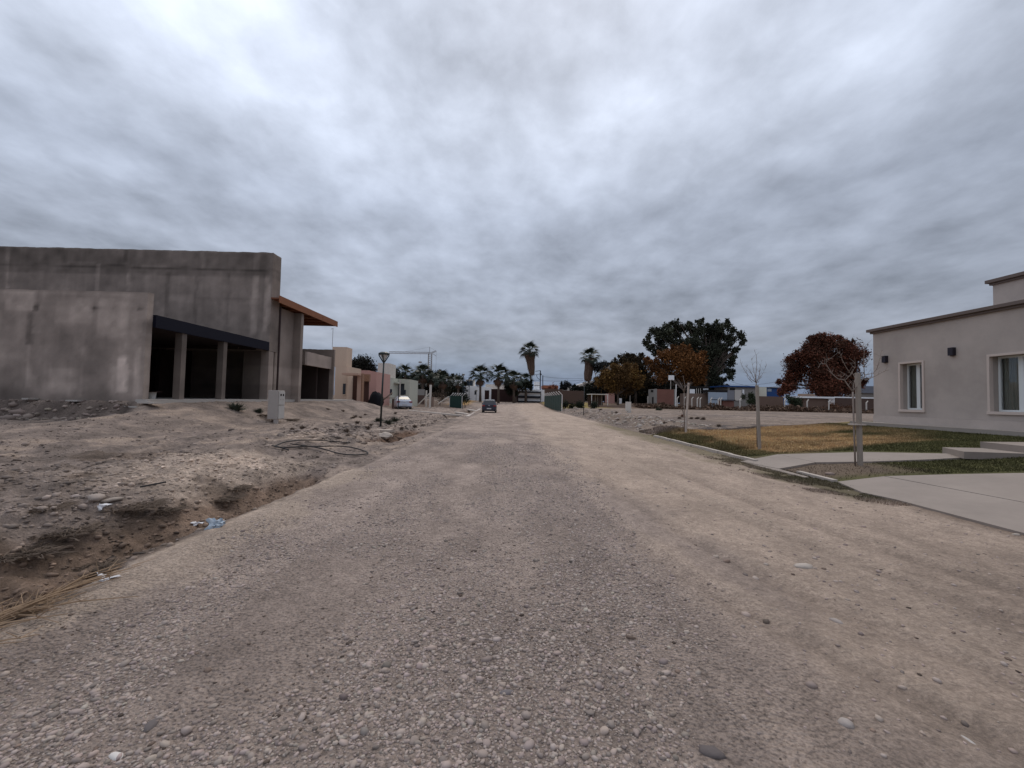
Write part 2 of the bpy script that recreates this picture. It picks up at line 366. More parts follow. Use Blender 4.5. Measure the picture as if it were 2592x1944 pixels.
def sheet(name, i0, i1, mt):
    vx = GX[:, i0:i1 + 1]; v = np.stack([vx, GY[:, i0:i1 + 1], GZ[:, i0:i1 + 1]], -1).reshape(-1, 3)
    w = i1 - i0 + 1; a = np.arange(len(ys) - 1)[:, None] * w + np.arange(w - 1)[None, :]
    f = np.stack([a, a + 1, a + 1 + w, a + w], -1).reshape(-1, 4)
    return fastmesh(name, v, f, mt, cols=np.concatenate([GC[:, i0:i1 + 1], GA[:, i0:i1 + 1, None]], -1).reshape(-1, 4), smooth=True, kind='structure')
dirt = dirtmat('dirt'); 
sheet('gravel_road', iL, iR, dirt); sheet('ground', 0, iL, dirt); sheet('ground_right', iR, len(xs) - 1, dirt)
bpy.data.objects['ground_right'].name = 'lawn_and_lot_ground'

# ------------------------------------------------------------------ gravel
def scatter(name, X, Y, R, base, mt, cols, label, cat, flat=.55, sink=.38, kind='stuff'):
    v, f = base; v = np.asarray(v); f = np.asarray(f); n = len(X); k = len(v)
    sc = np.stack([.75 + .7 * rng.random(n), .65 + .45 * rng.random(n), flat * (.7 + .6 * rng.random(n))], -1)
    a = rng.random(n) * 2 * PI; tl = (rng.random(n) - .5) * .7
    q = v[None] * (1 + .46 * (rng.random((n, k, 1)) - .5)) * sc[:, None] * R[:, None, None]
    x, y, z = q[..., 0], q[..., 1], q[..., 2]
    x, z = x * np.cos(tl)[:, None] - z * np.sin(tl)[:, None], x * np.sin(tl)[:, None] + z * np.cos(tl)[:, None]
    x, y = x * np.cos(a)[:, None] - y * np.sin(a)[:, None], x * np.sin(a)[:, None] + y * np.cos(a)[:, None]
    zz = H(X, Y) + R * flat * (1 - 2 * sink) * .6
    q = np.stack([x + X[:, None], y + Y[:, None], z + zz[:, None]], -1).reshape(-1, 3)
    F_ = (f[None] + (np.arange(n) * k)[:, None, None]).reshape(-1, 3)
    return fastmesh(name, q, F_, mt, cols=np.repeat(cols, k, 0), smooth=len(v) > 20, label=label, cat=cat, kind=kind)
peb = mat('pebble_stone', attr=True, rough=.8, spec=.3, noise2=.12, nscale=8)
def pebcol(n, base=(.325, .262, .228), var=.34):
    b = np.array(base)[None] * np.exp(var * rng.normal(size=(n, 1))); b *= 1 + .018 * rng.normal(size=(n, 3)); return np.clip(b * np.minimum(1, .40 / b.max(1, keepdims=True)), .03, .42)
def gravel_pts(n, x0, x1, y0, y1, patchy=True):
    Y = y0 * (y1 / y0) ** rng.random(n); X = x0 + (x1 - x0) * rng.random(n)
    if patchy:
        d = .46 + 1.9 * fbm(X * 1.3, Y * .8, 61, 3) + 1.0 * fbm(X * .5, Y * .2, 66, 2)
        d = d * (1 - st(.9, 1.9, X - .25 * (vn(Y * .6, Y * 0, 3)) - .5 * fbm(X * .6, Y * .3, 64, 2)))
        d = d * st(-3.15, -2.85, X + .3 * fbm(X * 2, Y * 2, 71, 2)); k = rng.random(n) < d; X, Y = X[k], Y[k]
    return X, Y
X, Y = gravel_pts(130000, -3.2, 2.5, 1.6, 20); R = .0068 * np.exp(.45 * rng.normal(size=len(X))) * (1 + .045 * np.clip(Y - 3, 0, 20)); R = np.clip(R, .004, .03)
scatter('gravel', X, Y, R, ICO0, peb, pebcol(len(X)), 'grey river gravel spread over the left half of the road', 'gravel')
X, Y = gravel_pts(4300, -3.1, 2.2, 1.6, 16); R = np.clip(.0118 * np.exp(.34 * rng.normal(size=len(X))), .008, .024)
scatter('coarse_gravel', X, Y, R, ICO1, peb, pebcol(len(X), (.31, .248, .214), .26), 'larger rounded pebbles lying in the gravel of the road', 'gravel')
X, Y = gravel_pts(2600, 1.2, 6.6, 1.8, 26, False); R = np.clip(.009 * np.exp(.5 * rng.normal(size=len(X))), .004, .035) 
scatter('scattered_pebbles', X, Y, R, ICO0, peb, pebcol(len(X), (.33, .26, .225), .3), 'sparse pebbles on the sandy right side of the road', 'gravel')
X = -3.4 - 9.5 * rng.random(9000) ** 1.2; Y = 2.2 * (20 / 2.2) ** rng.random(9000)
k = rng.random(9000) < .5 + 1.4 * fbm(X * 1.1, Y * 1.1, 81, 3); X, Y = X[k], Y[k]; R = np.clip(.015 * np.exp(.55 * rng.normal(size=len(X))), .006, .07)
X2 = -3.7 - 3.6 * rng.random(5000); Y2_ = 2.0 + 7 * rng.random(5000); R2 = np.clip(.016 * np.exp(.5 * rng.normal(size=5000)), .006, .06)
X = np.concatenate([X, X2]); Y = np.concatenate([Y, Y2_]); R = np.concatenate([R, R2])
scatter('soil_clods', X, Y, R, ICO0, peb, ground_col(X, Y) * np.exp(.25 * rng.normal(size=(len(X), 1))), 'clods and small stones over the bare left lot', 'clods', flat=.6, sink=.4)
X = -13.2 - 17 * rng.random(900); Y = 13.3 + 1.5 * rng.random(900); R = np.clip(.05 * np.exp(.6 * rng.normal(size=900)), .02, .22)
scatter('wall_debris', X, Y, R, ICO0, peb, pebcol(900, (.24, .19, .16), .3), 'broken cement and clods along the foot of the unfinished wall', 'debris', flat=.6, sink=.35)
X = 7.2 + 3.6 * rng.random(2600) ** 1.3; Y = 21 * (62 / 21) ** rng.random(2600); R = np.clip(.07 * np.exp(.5 * rng.normal(size=2600)), .03, .26)
k = rng.random(2600) < .5 + 1.2 * fbm(X * .8, Y * .5, 83, 3); X, Y, R = X[k], Y[k], R[k]
scatter('rubble', X, Y, R, ICO0, peb, pebcol(len(X), (.36, .30, .255), .22), 'pale rubble heaped along the right edge of the road', 'rubble', flat=.5, sink=.55)
X = -4.6 - 3.4 * rng.random(1500); Y = 13 * (36 / 13) ** rng.random(1500); R = np.clip(.05 * np.exp(.5 * rng.normal(size=1500)), .02, .2)
scatter('ditch_rubble', X, Y, R, ICO0, peb, ground_col(X, Y) * np.exp(.25 * rng.normal(size=(len(X), 1))), 'clods and rubble around the lamp and the second ditch', 'rubble', flat=.5, sink=.45)

def litter_shade_bits(name, X, Y, label, sz=.017, tone=1.0):
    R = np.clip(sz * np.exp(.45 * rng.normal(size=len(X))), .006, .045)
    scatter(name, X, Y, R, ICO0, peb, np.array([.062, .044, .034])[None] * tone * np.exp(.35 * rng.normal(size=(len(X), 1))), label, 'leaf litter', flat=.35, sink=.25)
X = -3.5 - 13 * rng.random(14000) ** 1.1; Y = 2.2 * (20 / 2.2) ** rng.random(14000); k = rng.random(14000) < .18 + 1.3 * fbm(X * 1.0, Y * 1.6, 87, 4); litter_shade_bits('litter_and_clod_shade', X[k], Y[k], 'dark dead leaves and added bits for clod shadows over the left lot and ditch')  # dead leaves, plus dark bits added to stand for shade beside clods
X = 1.4 + 5.2 * rng.random(260); Y = 2 * 13 ** rng.random(260); litter_shade_bits('fallen_leaves', X, Y, 'sparse dark dry leaves on the sandy right side of the road', .010, 2.2)
X = -3.1 + 4.5 * rng.random(9000); Y = 1.7 * 15 ** rng.random(9000); k = rng.random(9000) < .30 + 1.2 * fbm(X * 1.3, Y * .9, 63, 3); litter_shade_bits('dark_chips', X[k], Y[k], 'dark stone chips lying among the grey road gravel', .0065, 2.0)
# individual stones the photo singles out
concrete = mat('concrete', (.42, .385, .35), rough=.9, noise=.10, nscale=1.3, noise2=.08, bump=.3, bscale=60)
def stone(px, py, r, label, col, sc=(1, .7, .5), sd=0):
    p = hit(px, py); mt = mat('stone_' + str(sd), col, noise2=.15, nscale=6, bump=.2, bscale=40)
    b = M().rock((p.x, p.y, p.z + r * sc[2] * .25), r, sc, sd); b.build('stone', mt, smooth=True, label=label, cat='stone')
stone(2035, 1436, .075, 'flat pale stone alone on the sandy right half of the road', (.42, .36, .31), (1.2, .8, .4), 1)
stone(2062, 1440, .028, 'small stone touching the flat pale stone', (.30, .24, .20), (1, .8, .5), 2)
stone(1838, 1423, .05, 'brown stone chip left of the flat pale stone', (.20, .14, .11), (1.3, .5, .4), 3)
stone(293, 1921, .030, 'brightest white pebble near the bottom left of the road', (.62, .58, .54), (1.2, .7, .6), 4)
stone(380, 1842, .038, 'large dark pebble among the grey gravel at bottom left', (.13, .11, .105), (1.3, .8, .5), 5)
stone(1283, 1757, .032, 'dark banded oval pebble in the middle foreground gravel', (.16, .14, .14), (1.3, .7, .5), 6)
stone(1940, 1576, .03, 'rough dark clump of dirt where gravel meets sand', (.13, .10, .08), (1, .8, .7), 7)
stone(2116, 1574, .045, 'low grey stone on sand right of the dirt clump', (.33, .28, .25), (1.2, .7, .35), 8)
stone(2140, 1835, .034, 'triangular pale-topped stone in the lower right gravel', (.36, .31, .28), (1, .8, .7), 9)
stone(1800, 1907, .042, 'broad dark stone at the bottom edge right of centre', (.12, .10, .095), (1.4, .9, .4), 10)
stone(1214, 1881, .026, 'smooth light pebble with a white rim, bottom centre', (.5, .46, .43), (1.3, .8, .6), 11)
stone(2451, 1880, .034, 'pale oval stone near the bottom right corner', (.40, .36, .33), (1.3, .7, .4), 12)
stone(2100, 1201, .085, 'brown rock on bare soil left of the large paved slab', (.24, .18, .15), (1.2, .8, .5), 13)
stone(243, 1262, .10, 'pale rounded rock in the debris by the ditch', (.34, .28, .24), (1.2, .8, .5), 14)
stone(285, 1266, .08, 'flat rock right of the pale rounded rock by the ditch', (.30, .25, .21), (1.5, .8, .35), 15)
stone(195, 1258, .06, 'small rock left end of the debris by the ditch', (.32, .26, .23), (1.2, .9, .45), 16)

# ------------------------------------------------------------------ left unfinished building
def gridbox(bounds, step, colfn, name, mt, parent, **kw):
    x0, x1, y0, y1, z0, z1 = bounds; V = []; Fs = []; n0 = 0
    def face(o, u, v):
        nonlocal n0
        lu, lv = np.linalg.norm(u), np.linalg.norm(v); nu, nv_ = max(1, int(lu / step)), max(1, int(lv / step))
        a = np.linspace(0, 1, nu + 1); b = np.linspace(0, 1, nv_ + 1); A, B = np.meshgrid(a, b)
        p = o + A[..., None] * u + B[..., None] * v; V.append(p.reshape(-1, 3)); w = nu + 1
        i = n0 + np.arange(nv_)[:, None] * w + np.arange(nu)[None]; Fs.append(np.stack([i, i + 1, i + 1 + w, i + w], -1).reshape(-1, 4)); n0 += p.size // 3
    dx, dy, dz = np.array([x1 - x0, 0, 0.]), np.array([0, y1 - y0, 0.]), np.array([0, 0, z1 - z0])
    o = np.array([x0, y0, z0]); face(o, dx, dz); face(o + dx, dy, dz); face(o + dy + dx, -dx, dz); face(o + dy, -dy, dz); face(o + dz, dx, dy)
    v = np.concatenate(V); f = np.concatenate(Fs)
    cc = colfn(v)
    if step < .3:
        top = v[:, 2] > z1 - .01; v[:, 2] += np.where(top, .03 * vn(v[:, 0] * 2.1, v[:, 1] * 2.1, 3) + .02 * vn(v[:, 0] * 7, v[:, 1] * 7, 5), 0); v[:, 1] += .012 * fbm(v[:, 0] * 1.5, v[:, 2] * 1.5, 4, 3); v[:, 0] += .010 * fbm(v[:, 1] * 1.5, v[:, 2] * 1.5, 6, 3)
    return fastmesh(name, v, f, mt, cols=cc, parent=parent, **kw)
plaster = mat('raw_plaster', attr=True, rough=.92, spec=.15, noise=.16, nscale=.9, noise2=.10, bump=.35, bscale=25)
PB = np.array([.292, .240, .208])
def strips(u, z, lst):
    """lst: (u0,u1,z0,z1,gain) soft-edged patches of old render"""
    g = np.ones(u.shape)
    for u0, u1, z0, z1, a in lst:
        wob = .10 * vn(z * 2.2, u * .6, int(u0 * 7) & 63)
        wob = wob + .05 * vn(u * 5, z * 6, 9); e = st(u0 - .05, u0 + .05, u + wob) * (1 - st(u1 - .05, u1 + .05, u + wob)) * st(z0 - .07, z0 + .07, z + wob) * (1 - st(z1 - .07, z1 + .07, z - wob)); g = g * (1 + 1.35 * a * e * (1 + .8 * vn(u * 3, z * 2.2, 17)))
    return g
def zx1(x, Y): return P(x / 2.458, 900, Y).x
def zz1(x, y, Y): return P(x / 2.458, 560 + y / 2.458, Y).z
Y1, Y2 = 14.9, 22.3
def patch(x0, x1, y0, y1, a, Y): return (zx1(x0, Y), zx1(x1, Y), zz1(x0, y1, Y), zz1(x0, y0, Y), a)
upat = [patch(-400, 1740, 150, 300, -.22, Y2), patch(563, 592, 268, 432, .40, Y2), patch(765, 790, 270, 432, .32, Y2), patch(1545, 1582, 335, 705, .34, Y2), patch(1632, 1662, 335, 682, .38, Y2),
        patch(1005, 1030, 320, 600, -.20, Y2), patch(1190, 1210, 340, 640, -.22, Y2), patch(1395, 1415, 330, 640, -.15, Y2), patch(0, 22, 160, 420, .3, Y2),
        patch(1030, 1190, 460, 500, .16, Y2), patch(1210, 1600, 470, 490, -.12, Y2), patch(1215, 1245, 190, 300, .25, Y2), patch(840, 1000, 265, 300, .20, Y2), patch(1550, 1590, 190, 310, .25, Y2),
        patch(880, 1000, 310, 440, .10, Y2), patch(380, 560, 250, 262, .25, Y2), patch(740, 765, 170, 250, -.3, Y2), patch(20, 380, 160, 250, -.12, Y2)]
bpat = [patch(155, 195, 560, 760, -.30, Y1), patch(188, 225, 512, 552, -.42, Y1), patch(552, 585, 527, 552, -.40, Y1), patch(840, 878, 530, 555, -.42, Y1), patch(160, 200, 740, 770, -.35, Y1),
        patch(735, 800, 850, 1065, .60, Y1), patch(690, 735, 900, 1080, .22, Y1), patch(842, 882, 790, 1090, .26, Y1), patch(320, 560, 480, 640, .20, Y1), patch(590, 790, 480, 720, .20, Y1), patch(590, 850, 540, 552, -.3, Y1),
        patch(505, 525, 770, 1090, .14, Y1), patch(320, 500, 920, 1080, .15, Y1), patch(0, 190, 430, 560, .22, Y1), patch(0, 40, 780, 900, .12, Y1), patch(170, 195, 770, 1040, .25, Y1), patch(885, 912, 445, 600, .16, Y1), patch(870, 930, 620, 700, -.18, Y1), patch(-300, 915, 428, 445, .22, Y1)]
def colU(v):
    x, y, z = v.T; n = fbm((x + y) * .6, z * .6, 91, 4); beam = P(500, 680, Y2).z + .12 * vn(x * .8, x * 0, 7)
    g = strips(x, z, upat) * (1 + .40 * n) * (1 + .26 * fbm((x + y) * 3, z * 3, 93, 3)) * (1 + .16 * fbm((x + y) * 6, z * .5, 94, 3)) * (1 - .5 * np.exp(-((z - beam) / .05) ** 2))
    return PB[None] * .86 * g[:, None]
def colB(v):
    x, y, z = v.T; n = fbm((x + y) * .7, z * .7, 95, 4)
    g = strips(x, z, bpat) * (1 + .42 * n) * (1 + .26 * fbm((x + y) * 4, z * 4, 97, 3)) * (1 + .14 * fbm((x + y) * 6, z * .5, 98, 3)); g = g * (1 - .3 * (1 - st(1.2, 1.75, z + .3 * n)))
    return PB[None] * g[:, None]
def colW(v):
    x, y, z = v.T; n = fbm((x + y) * .9, z * .9, 99, 4); g = (1 + .45 * n) * (1 + .25 * (vn(x * 0 + 3, z * 1.1, 4) > .1)); return PB[None] * .9 * g[:, None]
def colShade(v):  # interior shade put into the colour of soffit, rooms and garage
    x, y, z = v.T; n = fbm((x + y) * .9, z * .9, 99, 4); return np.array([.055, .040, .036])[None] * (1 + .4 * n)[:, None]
XC = -12.87; ZF = 1.33
B = empty('unfinished_house', (-16, 20, 1.2), 'large unfinished grey cement house with dark navy lintel and orange eaves', 'house')
zt1 = P(372, 740, Y1).z; zt2 = P(500, 635, Y2).z; zlt = P(380, 795, Y1 + .1).z; zlb = P(380, 827, Y1 + .1).z
gridbox((-42, -12.99, Y1, Y1 + .24, .6, zt1), .10, colB, 'front_wall', plaster, B)
gridbox((-42, XC, Y2, Y2 + .8, zlb - .02, zt2), .11, colU, 'upper_wall', plaster, B)
gridbox((-14.25, XC - .42, Y2 + .06, Y2 + .45, ZF, zlb - .022), .14, lambda v: colW(v) * .55, 'wall_pier', plaster, B)  # same plaster darkened, porch shade put into its colour
gridbox((XC - .415, XC, Y2 + .002, Y2 + .45, ZF, zlb - .022), .14, colW, 'wall_pier', plaster, B)
# porch
steel = mat('navy_metal', (.007, .007, .015), rough=.65, spec=.15, noise=.1)
M().box(XC - .12, XC, Y1 + .245, Y2 - .003, zlb, zlt).build('lintel', steel, B)
gridbox((-24, XC - .125, Y1 + .25, Y2 - .004, zlb + .02, zlb + .2), .5, colShade, 'porch_roof', plaster, B)
M().box(-24, XC + .1, Y1 + .25, Y2 + 12, ZF - .42, ZF).box(-13.2, XC + .12, Y1 - .04, Y1 + .249, ZF - .2, ZF).build('floor_slab', concrete, B)
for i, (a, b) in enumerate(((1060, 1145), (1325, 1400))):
    pb = PX((b) / 2.458, 1000, XC - .05); gridbox((XC - .32, XC - .05, pb.y - .24, pb.y, ZF + .002, zlb - .003), .3, lambda v: colW(v) * .55, 'column', plaster, B)  # columns carry the porch shade in their darkened colour
gridbox((-24.2, -24.0, Y1 + .25, Y2 + 8, ZF, 4.4), .6, colShade, 'inner_wall', plaster, B)
gridbox((-24, -14.0, Y2 + 8, Y2 + 8.2, ZF, 4.4), .6, colShade, 'back_wall', plaster, B)
gridbox((-19.2, -19.0, Y2 + .46, Y2 + 7.9, ZF, 4.3), .6, colShade, 'room_partition', plaster, B)
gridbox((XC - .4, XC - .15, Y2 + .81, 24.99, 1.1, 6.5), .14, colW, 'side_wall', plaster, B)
gridbox((-24, -13.9, Y2 + .81, Y2 + 8.2, 4.4, 4.6), .8, colShade, 'room_ceiling', plaster, B)
# side wing under the eaves
xw = P(759, 900, 25).x
gridbox((-26, xw, 25, 25.3, 1.1, 6.5), .16, colW, 'side_wall', plaster, B)
gridbox((-26, -25.8, 25.3, 36, 1.1, 6.5), .8, colW, 'rear_wall', plaster, B)
dpipe = mat('dark_pipe', (.035, .018, .016), rough=.5)
M().tube([(XC + .03, Y2 + .86, 1.2), (XC + .03, Y2 + .86, 6.5)], .055, 8).build('downpipe', dpipe, B)
orange = mat('orange_wood', (.235, .085, .034), rough=.6, noise=.15, nscale=4, bump=.15, bscale=30)
darkw = mat('brown_soffit', (.17, .060, .028), rough=.7, noise=.2, nscale=3)
XE = -12.4; za = P(848, 826, 29.8).z; zb_ = P(848, 814, 29.8).z; RY0, RY1 = Y2 + .85, 29.8
ztp = P(700, 742, 22.5).z - .18
rf = M().box(-17.5, XE - .045, RY0, RY1 - .05, za + .14, za + .22).build('eaves_roof', darkw, B)
M().box(XC + .012, XE - .045, Y2 - .05, RY0 - .002, za + .14, za + .22).build('eaves_roof', darkw, B)
segs = [Y2 - .05, 24.3, 27.4, RY1]
for i in range(3): M().box(XE - .04 + .004 * i, XE + .004 * i, segs[i], segs[i + 1] - .01, za - .05, ztp - .05 * 0).build('fascia_board', orange, B)
M().box(-16.2, XE - .045, RY1 - .048, RY1, za - .0, za + .26).build('fascia_board', orange, B)
for i in range(6):
    y = RY0 + .3 + i * (RY1 - RY0 - .5) / 5.6; M().box(-17.4, XE - .05, y, y + .09, za, za + .135).build('rafter', darkw, B)
# garage wing
gy0, gy1 = 27.0, 31.0; gx = P(773, 900, gy0).x
g0, g1, g2 = P(773, 889, gy0).z, P(773, 923, gy0).z, P(800, 884, gy1).z
lightpl = lambda v: colW(v) * 1.35
gridbox((gx - .22, gx, gy0 + .25, gy1 - .003, g1, g0), .2, lightpl, 'garage_beam', plaster, B)
gridbox((gx - 1.3, gx, gy0, gy0 + .245, g1, g0), .2, colW, 'garage_beam', plaster, B)
gridbox((-24, gx + .16, gy1, gy1 + .2, 1.0, g2), .2, colW, 'garage_end_wall', plaster, B)
gridbox((-24, gx - .15, gy1 - .03, gy1 - .004, 1.0, g1 + .09), .3, colShade, 'inner_wall', plaster, B)  # dark sheet added over the end wall to paint the opening's shade
gridbox((-24, gx - .225, gy0 + .25, gy1 - .004, g1 + .1, g1 + .25), .5, colShade, 'garage_ceiling', plaster, B)
gridbox((-21, -20.8, 25.3, gy1, 1.2, g0), .5, colShade, 'garage_wall', plaster, B)
# small things in and round the porch
wht = mat('white_paint', (.72, .70, .67), rough=.6, noise=.06)
p = P(385, 1008, 16.2); bk = empty('paint_bucket', (p.x, p.y, ZF), 'small white bucket under a dark board inside the left porch bay', 'bucket')
M().tube([(p.x, p.y, ZF), (p.x, p.y, ZF + .26)], [.10, .13], 12).build('bucket_body', wht, bk)
M().box(p.x - .3, p.x + .3, p.y - .2, p.y + .1, ZF + .262, ZF + .30).build('lid_board', dpipe, bk)
for i, (a, b, yy, w) in enumerate(((885, 1010, 1125, .5), (790, 890, 1150, .3), (530, 600, 1137, .25), (430, 520, 1112, .3), (160, 215, 1100, .3))):
    p = P((a + b) / 2 / 2.458, 560 + yy / 2.458, Y1 - .15); w2 = (b - a) / 2.458 * Y1 / F / 2
    q = M().prism([(p.x - w2, p.y - w * .4), (p.x + w2 * .8, p.y - w * .6), (p.x + w2, p.y + .13), (p.x - w2 * .9, p.y + .13)], p.z - .05, p.z)
    q.build('broken_slab', concrete, label=['broken concrete piece jutting out at the porch corner', 'broken slab chip below the porch corner', 'slab chip at the wall foot near its middle', 'slab chip at the wall foot left of middle', 'leftmost slab chip at the wall foot'][i], cat='concrete piece')

# ------------------------------------------------------------------ meter pillar, lamps
def street_lamp(p, h, label, sc=1.0, lean=0.0, group='street lamps along the road', glass=True):
    o = empty('street_lamp', p, label, 'street lamp', group); dk = mat('lamp_green_black', (.018, .026, .026), rough=.45, spec=.4)
    gl = mat('lamp_glass', (.55, .55, .53), rough=.3, spec=.5, noise=.1)
    x, y, z = p; r = .045 * sc; hh = .52 * sc; w = .25 * sc; tx = x + lean
    M().tube([(x, y, z - .15), (x + lean * .5, y, z + h * .5), (tx, y, z + h - hh)], [r * 1.15, r, r * .85], 8).build('pole', dk, o, smooth=True)
    zt = z + h
    M().tube([(tx, y, zt - .14 * sc), (tx, y, zt - .06 * sc), (tx, y, zt)], [w * 1.08, w * 1.08, w * .65], 14).build('lamp_cap', dk, o)
    M().tube([(tx, y, zt - .145 * sc), (tx, y, zt - hh * .86)], [w * .80, w * .12], 12).build('lamp_shade', gl, o)
    for a in (0, PI / 2, PI, 3 * PI / 2):
        c, s = math.cos(a), math.sin(a)
        M().tube([(tx + w * c, y + w * s, zt - .09 * sc), (tx + w * .98 * c, y + w * .98 * s, zt - .17 * sc), (tx + .02 * c, y + .02 * s, zt - hh)], .03 * sc, 5).build('arm', dk, o)
    return o
p = hit(963, 1080); street_lamp((p.x, p.y, p.z), (P(967, 891, p.y) - p).z, 'nearest street lamp, dark green pole beside the second ditch on the left', 1.02, .06)
p = P(1170.7, 1030, 60); street_lamp((p.x, p.y, hz(p.x, p.y)), P(1170, 946, 60).z - hz(p.x, p.y), 'thin distant lamp pole between green mesh fence and dark car', .8)
p = P(1187, 1012, 85); street_lamp((p.x, p.y, hz(p.x, p.y)), P(1187, 960, 85).z - hz(p.x, p.y), 'lamp standing before the left edge of the white house', 1.1)
p = P(1205, 1012, 98); street_lamp((p.x, p.y, hz(p.x, p.y)), P(1205, 987, 98).z - hz(p.x, p.y), 'short farthest lamp in front of the white house front wall', 1.0)
p = hit(1477, 1051); street_lamp((p.x, p.y, p.z), P(1480, 967, p.y).z - p.z, 'slim street lamp on the rubble at the right of the road', .74, .05)
p = P(1008, 1030, 44); q = empty('driveway_post', (p.x, p.y, hz(p.x, p.y)), 'thin dark post with pale top standing left of the white car', 'post')
zb0 = hz(p.x, p.y); dk = MAT['lamp_green_black']
M().tube([(p.x, p.y, zb0 - .1), (p.x, p.y, P(1000, 972, 44).z)], .055, 8).build('pole', dk, q)
M().tube([(p.x + .12, p.y, P(1000, 1005, 44).z), (p.x + .12, p.y, P(1000, 961, 44).z)], .07, 8).build('upright', concrete, q)
p = hit(703, 1072); mp = empty('meter_pillar', (p.x, p.y, p.z), 'grey concrete electric meter pillar beside the unfinished house', 'meter pillar')
mc = mat('meter_concrete', (.40, .36, .33), rough=.85, noise=.1, bump=.2); mw = mat('meter_cover', (.50, .475, .445), rough=.5, noise=.05); bl = mat('dark_glass', (.02, .02, .022), rough=.15, spec=.5)
s_ = p.y / F; x0 = p.x - 24 * s_; x1 = p.x + 1 * s_; zt = P(700, 988, p.y).z; zb0 = P(700, 1061, p.y).z; y0 = p.y - .1; y1 = y0 + .52
M().box(x0, x1, y0, y1, zb0, zt).build('pillar_body', mc, mp, bevel=.012)
M().box(x1 - .16, x1 - .02, y0 + .02, y0 + .16, p.z - .2, zb0).build('pillar_foot', mc, mp)
hh = zt - zb0
up_ = M().box(x1, x1 + .03, y0 + .06, y1 - .02, zb0 + hh * .50, zt - .05).build('meter_cover', mw, mp, bevel=.005)
M().box(x1, x1 + .03, y0 + .06, y1 - .02, zb0 + .02, zb0 + hh * .47).build('lower_door', mw, mp, bevel=.005)
for yy in (y0 + .13, y0 + .32):
    M().box(x1 + .030, x1 + .036, yy, yy + .10, zt - .24, zt - .15).build('meter_window', bl, up_)
    M().box(x1 + .030, x1 + .035, yy, yy + .07, zt - .42, zt - .36).build('meter_window', mc, up_)
p = hit(973, 1112); cb = M()
cb.rock((p.x, p.y + .1, p.z + .12), .34, (1.1, .8, .55), 31)
cb.build('concrete_lump', mat('pale_concrete', (.44, .37, .31), noise=.15, bump=.5), label='pale broken concrete lump at the foot of the nearest lamp', cat='concrete lump')
p = hit(968, 1093); M().prism([(p.x - .45, p.y), (p.x + .35, p.y - .12), (p.x + .45, p.y + .3), (p.x - .35, p.y + .35)], p.z - .02, p.z + .09).build('concrete_slab', MAT['pale_concrete'], label='thin cracked concrete slab lying behind the lump at the lamp', cat='slab')

# ------------------------------------------------------------------ data driven far buildings
def colm(n, c, r=.85, **k): return mat(n, c, rough=r, noise=k.pop('noise', .07), nscale=.8, noise2=.05, **k)
cream = colm('cream_render', (.58, .445, .345)); pink = colm('pink_render', (.48, .275, .235)); peach = colm('peach_render', (.48, .32, .25)); minty = colm('pale_green_render', (.46, .46, .39))
ston = mat('orange_stone_cladding', (.27, .155, .10), noise=.35, nscale=6, bump=.5); brn = colm('brown_wood', (.07, .035, .028)); dbrn = colm('dark_maroon', (.030, .013, .012)); shade = colm('dark_doorway', (.016, .013, .012))
white = colm('white_wall', (.86, .86, .86)); offw = colm('offwhite', (.60, .55, .49)); blk = colm('black_bands', (.016, .016, .024), .5); glass = mat('window_glass', (.03, .04, .055), rough=.1, spec=.6)
brick = mat('red_brick', (.21, .095, .072), noise=.25, nscale=.9, noise2=.2, bump=.4, bscale=12); adobe = colm('adobe', (.16, .105, .08)); adobe2 = colm('adobe_dark', (.095, .060, .048)); tanw = colm('tan_wall', (.22, .155, .12))
skyb = colm('light_blue_sheet', (.34, .40, .47)); blue = colm('blue_sheet', (.02, .07, .22), .5); grayc = colm('grey_cement', (.26, .24, .22)); grsh = mat('green_mesh', (.013, .036, .028), rough=.7, noise=.15, nscale=2); roofo = colm('terracotta', (.36, .14, .08))
def fbox(px0, px1, yt, yb, Y, d):
    a = P((px0 + px1) / 2, yt, Y); c = P((px0 + px1) / 2, yb, Y) if yb is not None else None
    x0 = P(px0, 1000, Y).x; x1 = P(px1, 1000, Y).x; z0 = c.z if c is not None else hz((x0 + x1) / 2, Y) - .25
    return (x0, x1, Y, Y + d, z0, a.z)
def building(name, label, cat, parts, group=None):
    b = fbox(*parts[0][2:8]); o = empty(name, ((b[0] + b[1]) / 2, b[2], hz((b[0] + b[1]) / 2, b[2])), label, cat, group)
    last = None
    for q in parts:
        M_ = M().box(*fbox(*q[2:8])); sub = q[0].startswith('>')
        ob = M_.build(q[0].lstrip('>'), q[1], last if sub else o)
        if not sub: last = ob
    return o
building('cream_house', 'cream house with a tall square tower next to the unfinished house', 'house', [
    ('wall', cream, 846, 877, 927, None, 37, 3.4), ('tower', cream, 837, 873.5, 878, 927, 36.99, 1.3),
    ('window', glass, 867, 874, 971, 998, 36.96, .03), ('canopy', peach, 863, 905, 944, 949, 35.5, 1.45), ('doorway', shade, 877.2, 903, 951, None, 38.5, .2),
    ('porch_wall', brn, 890, 903, 951, None, 38.4, .08), ('>window_frame', cream, 866, 875, 998, 1000, 36.93, .03)])
building('pink_house', 'pink house with stone-clad doorway and brown door beside the cream house', 'house', [
    ('wall', pink, 931, 951.5, 941, None, 43.5, 5), ('wall', pink, 887, 931, 937, 965, 44.2, 4), ('porch_column', peach, 903, 912.5, 945, None, 36.2, .5), ('stone_cladding', ston, 912, 915.5, 945, None, 36.25, .5),
    ('lintel', ston, 912.2, 933, 947, 965, 41, .4), ('door', brn, 915.5, 932, 965, None, 41.5, .2), ('wall', pink, 887, 915.5, 965, None, 45, .2)])
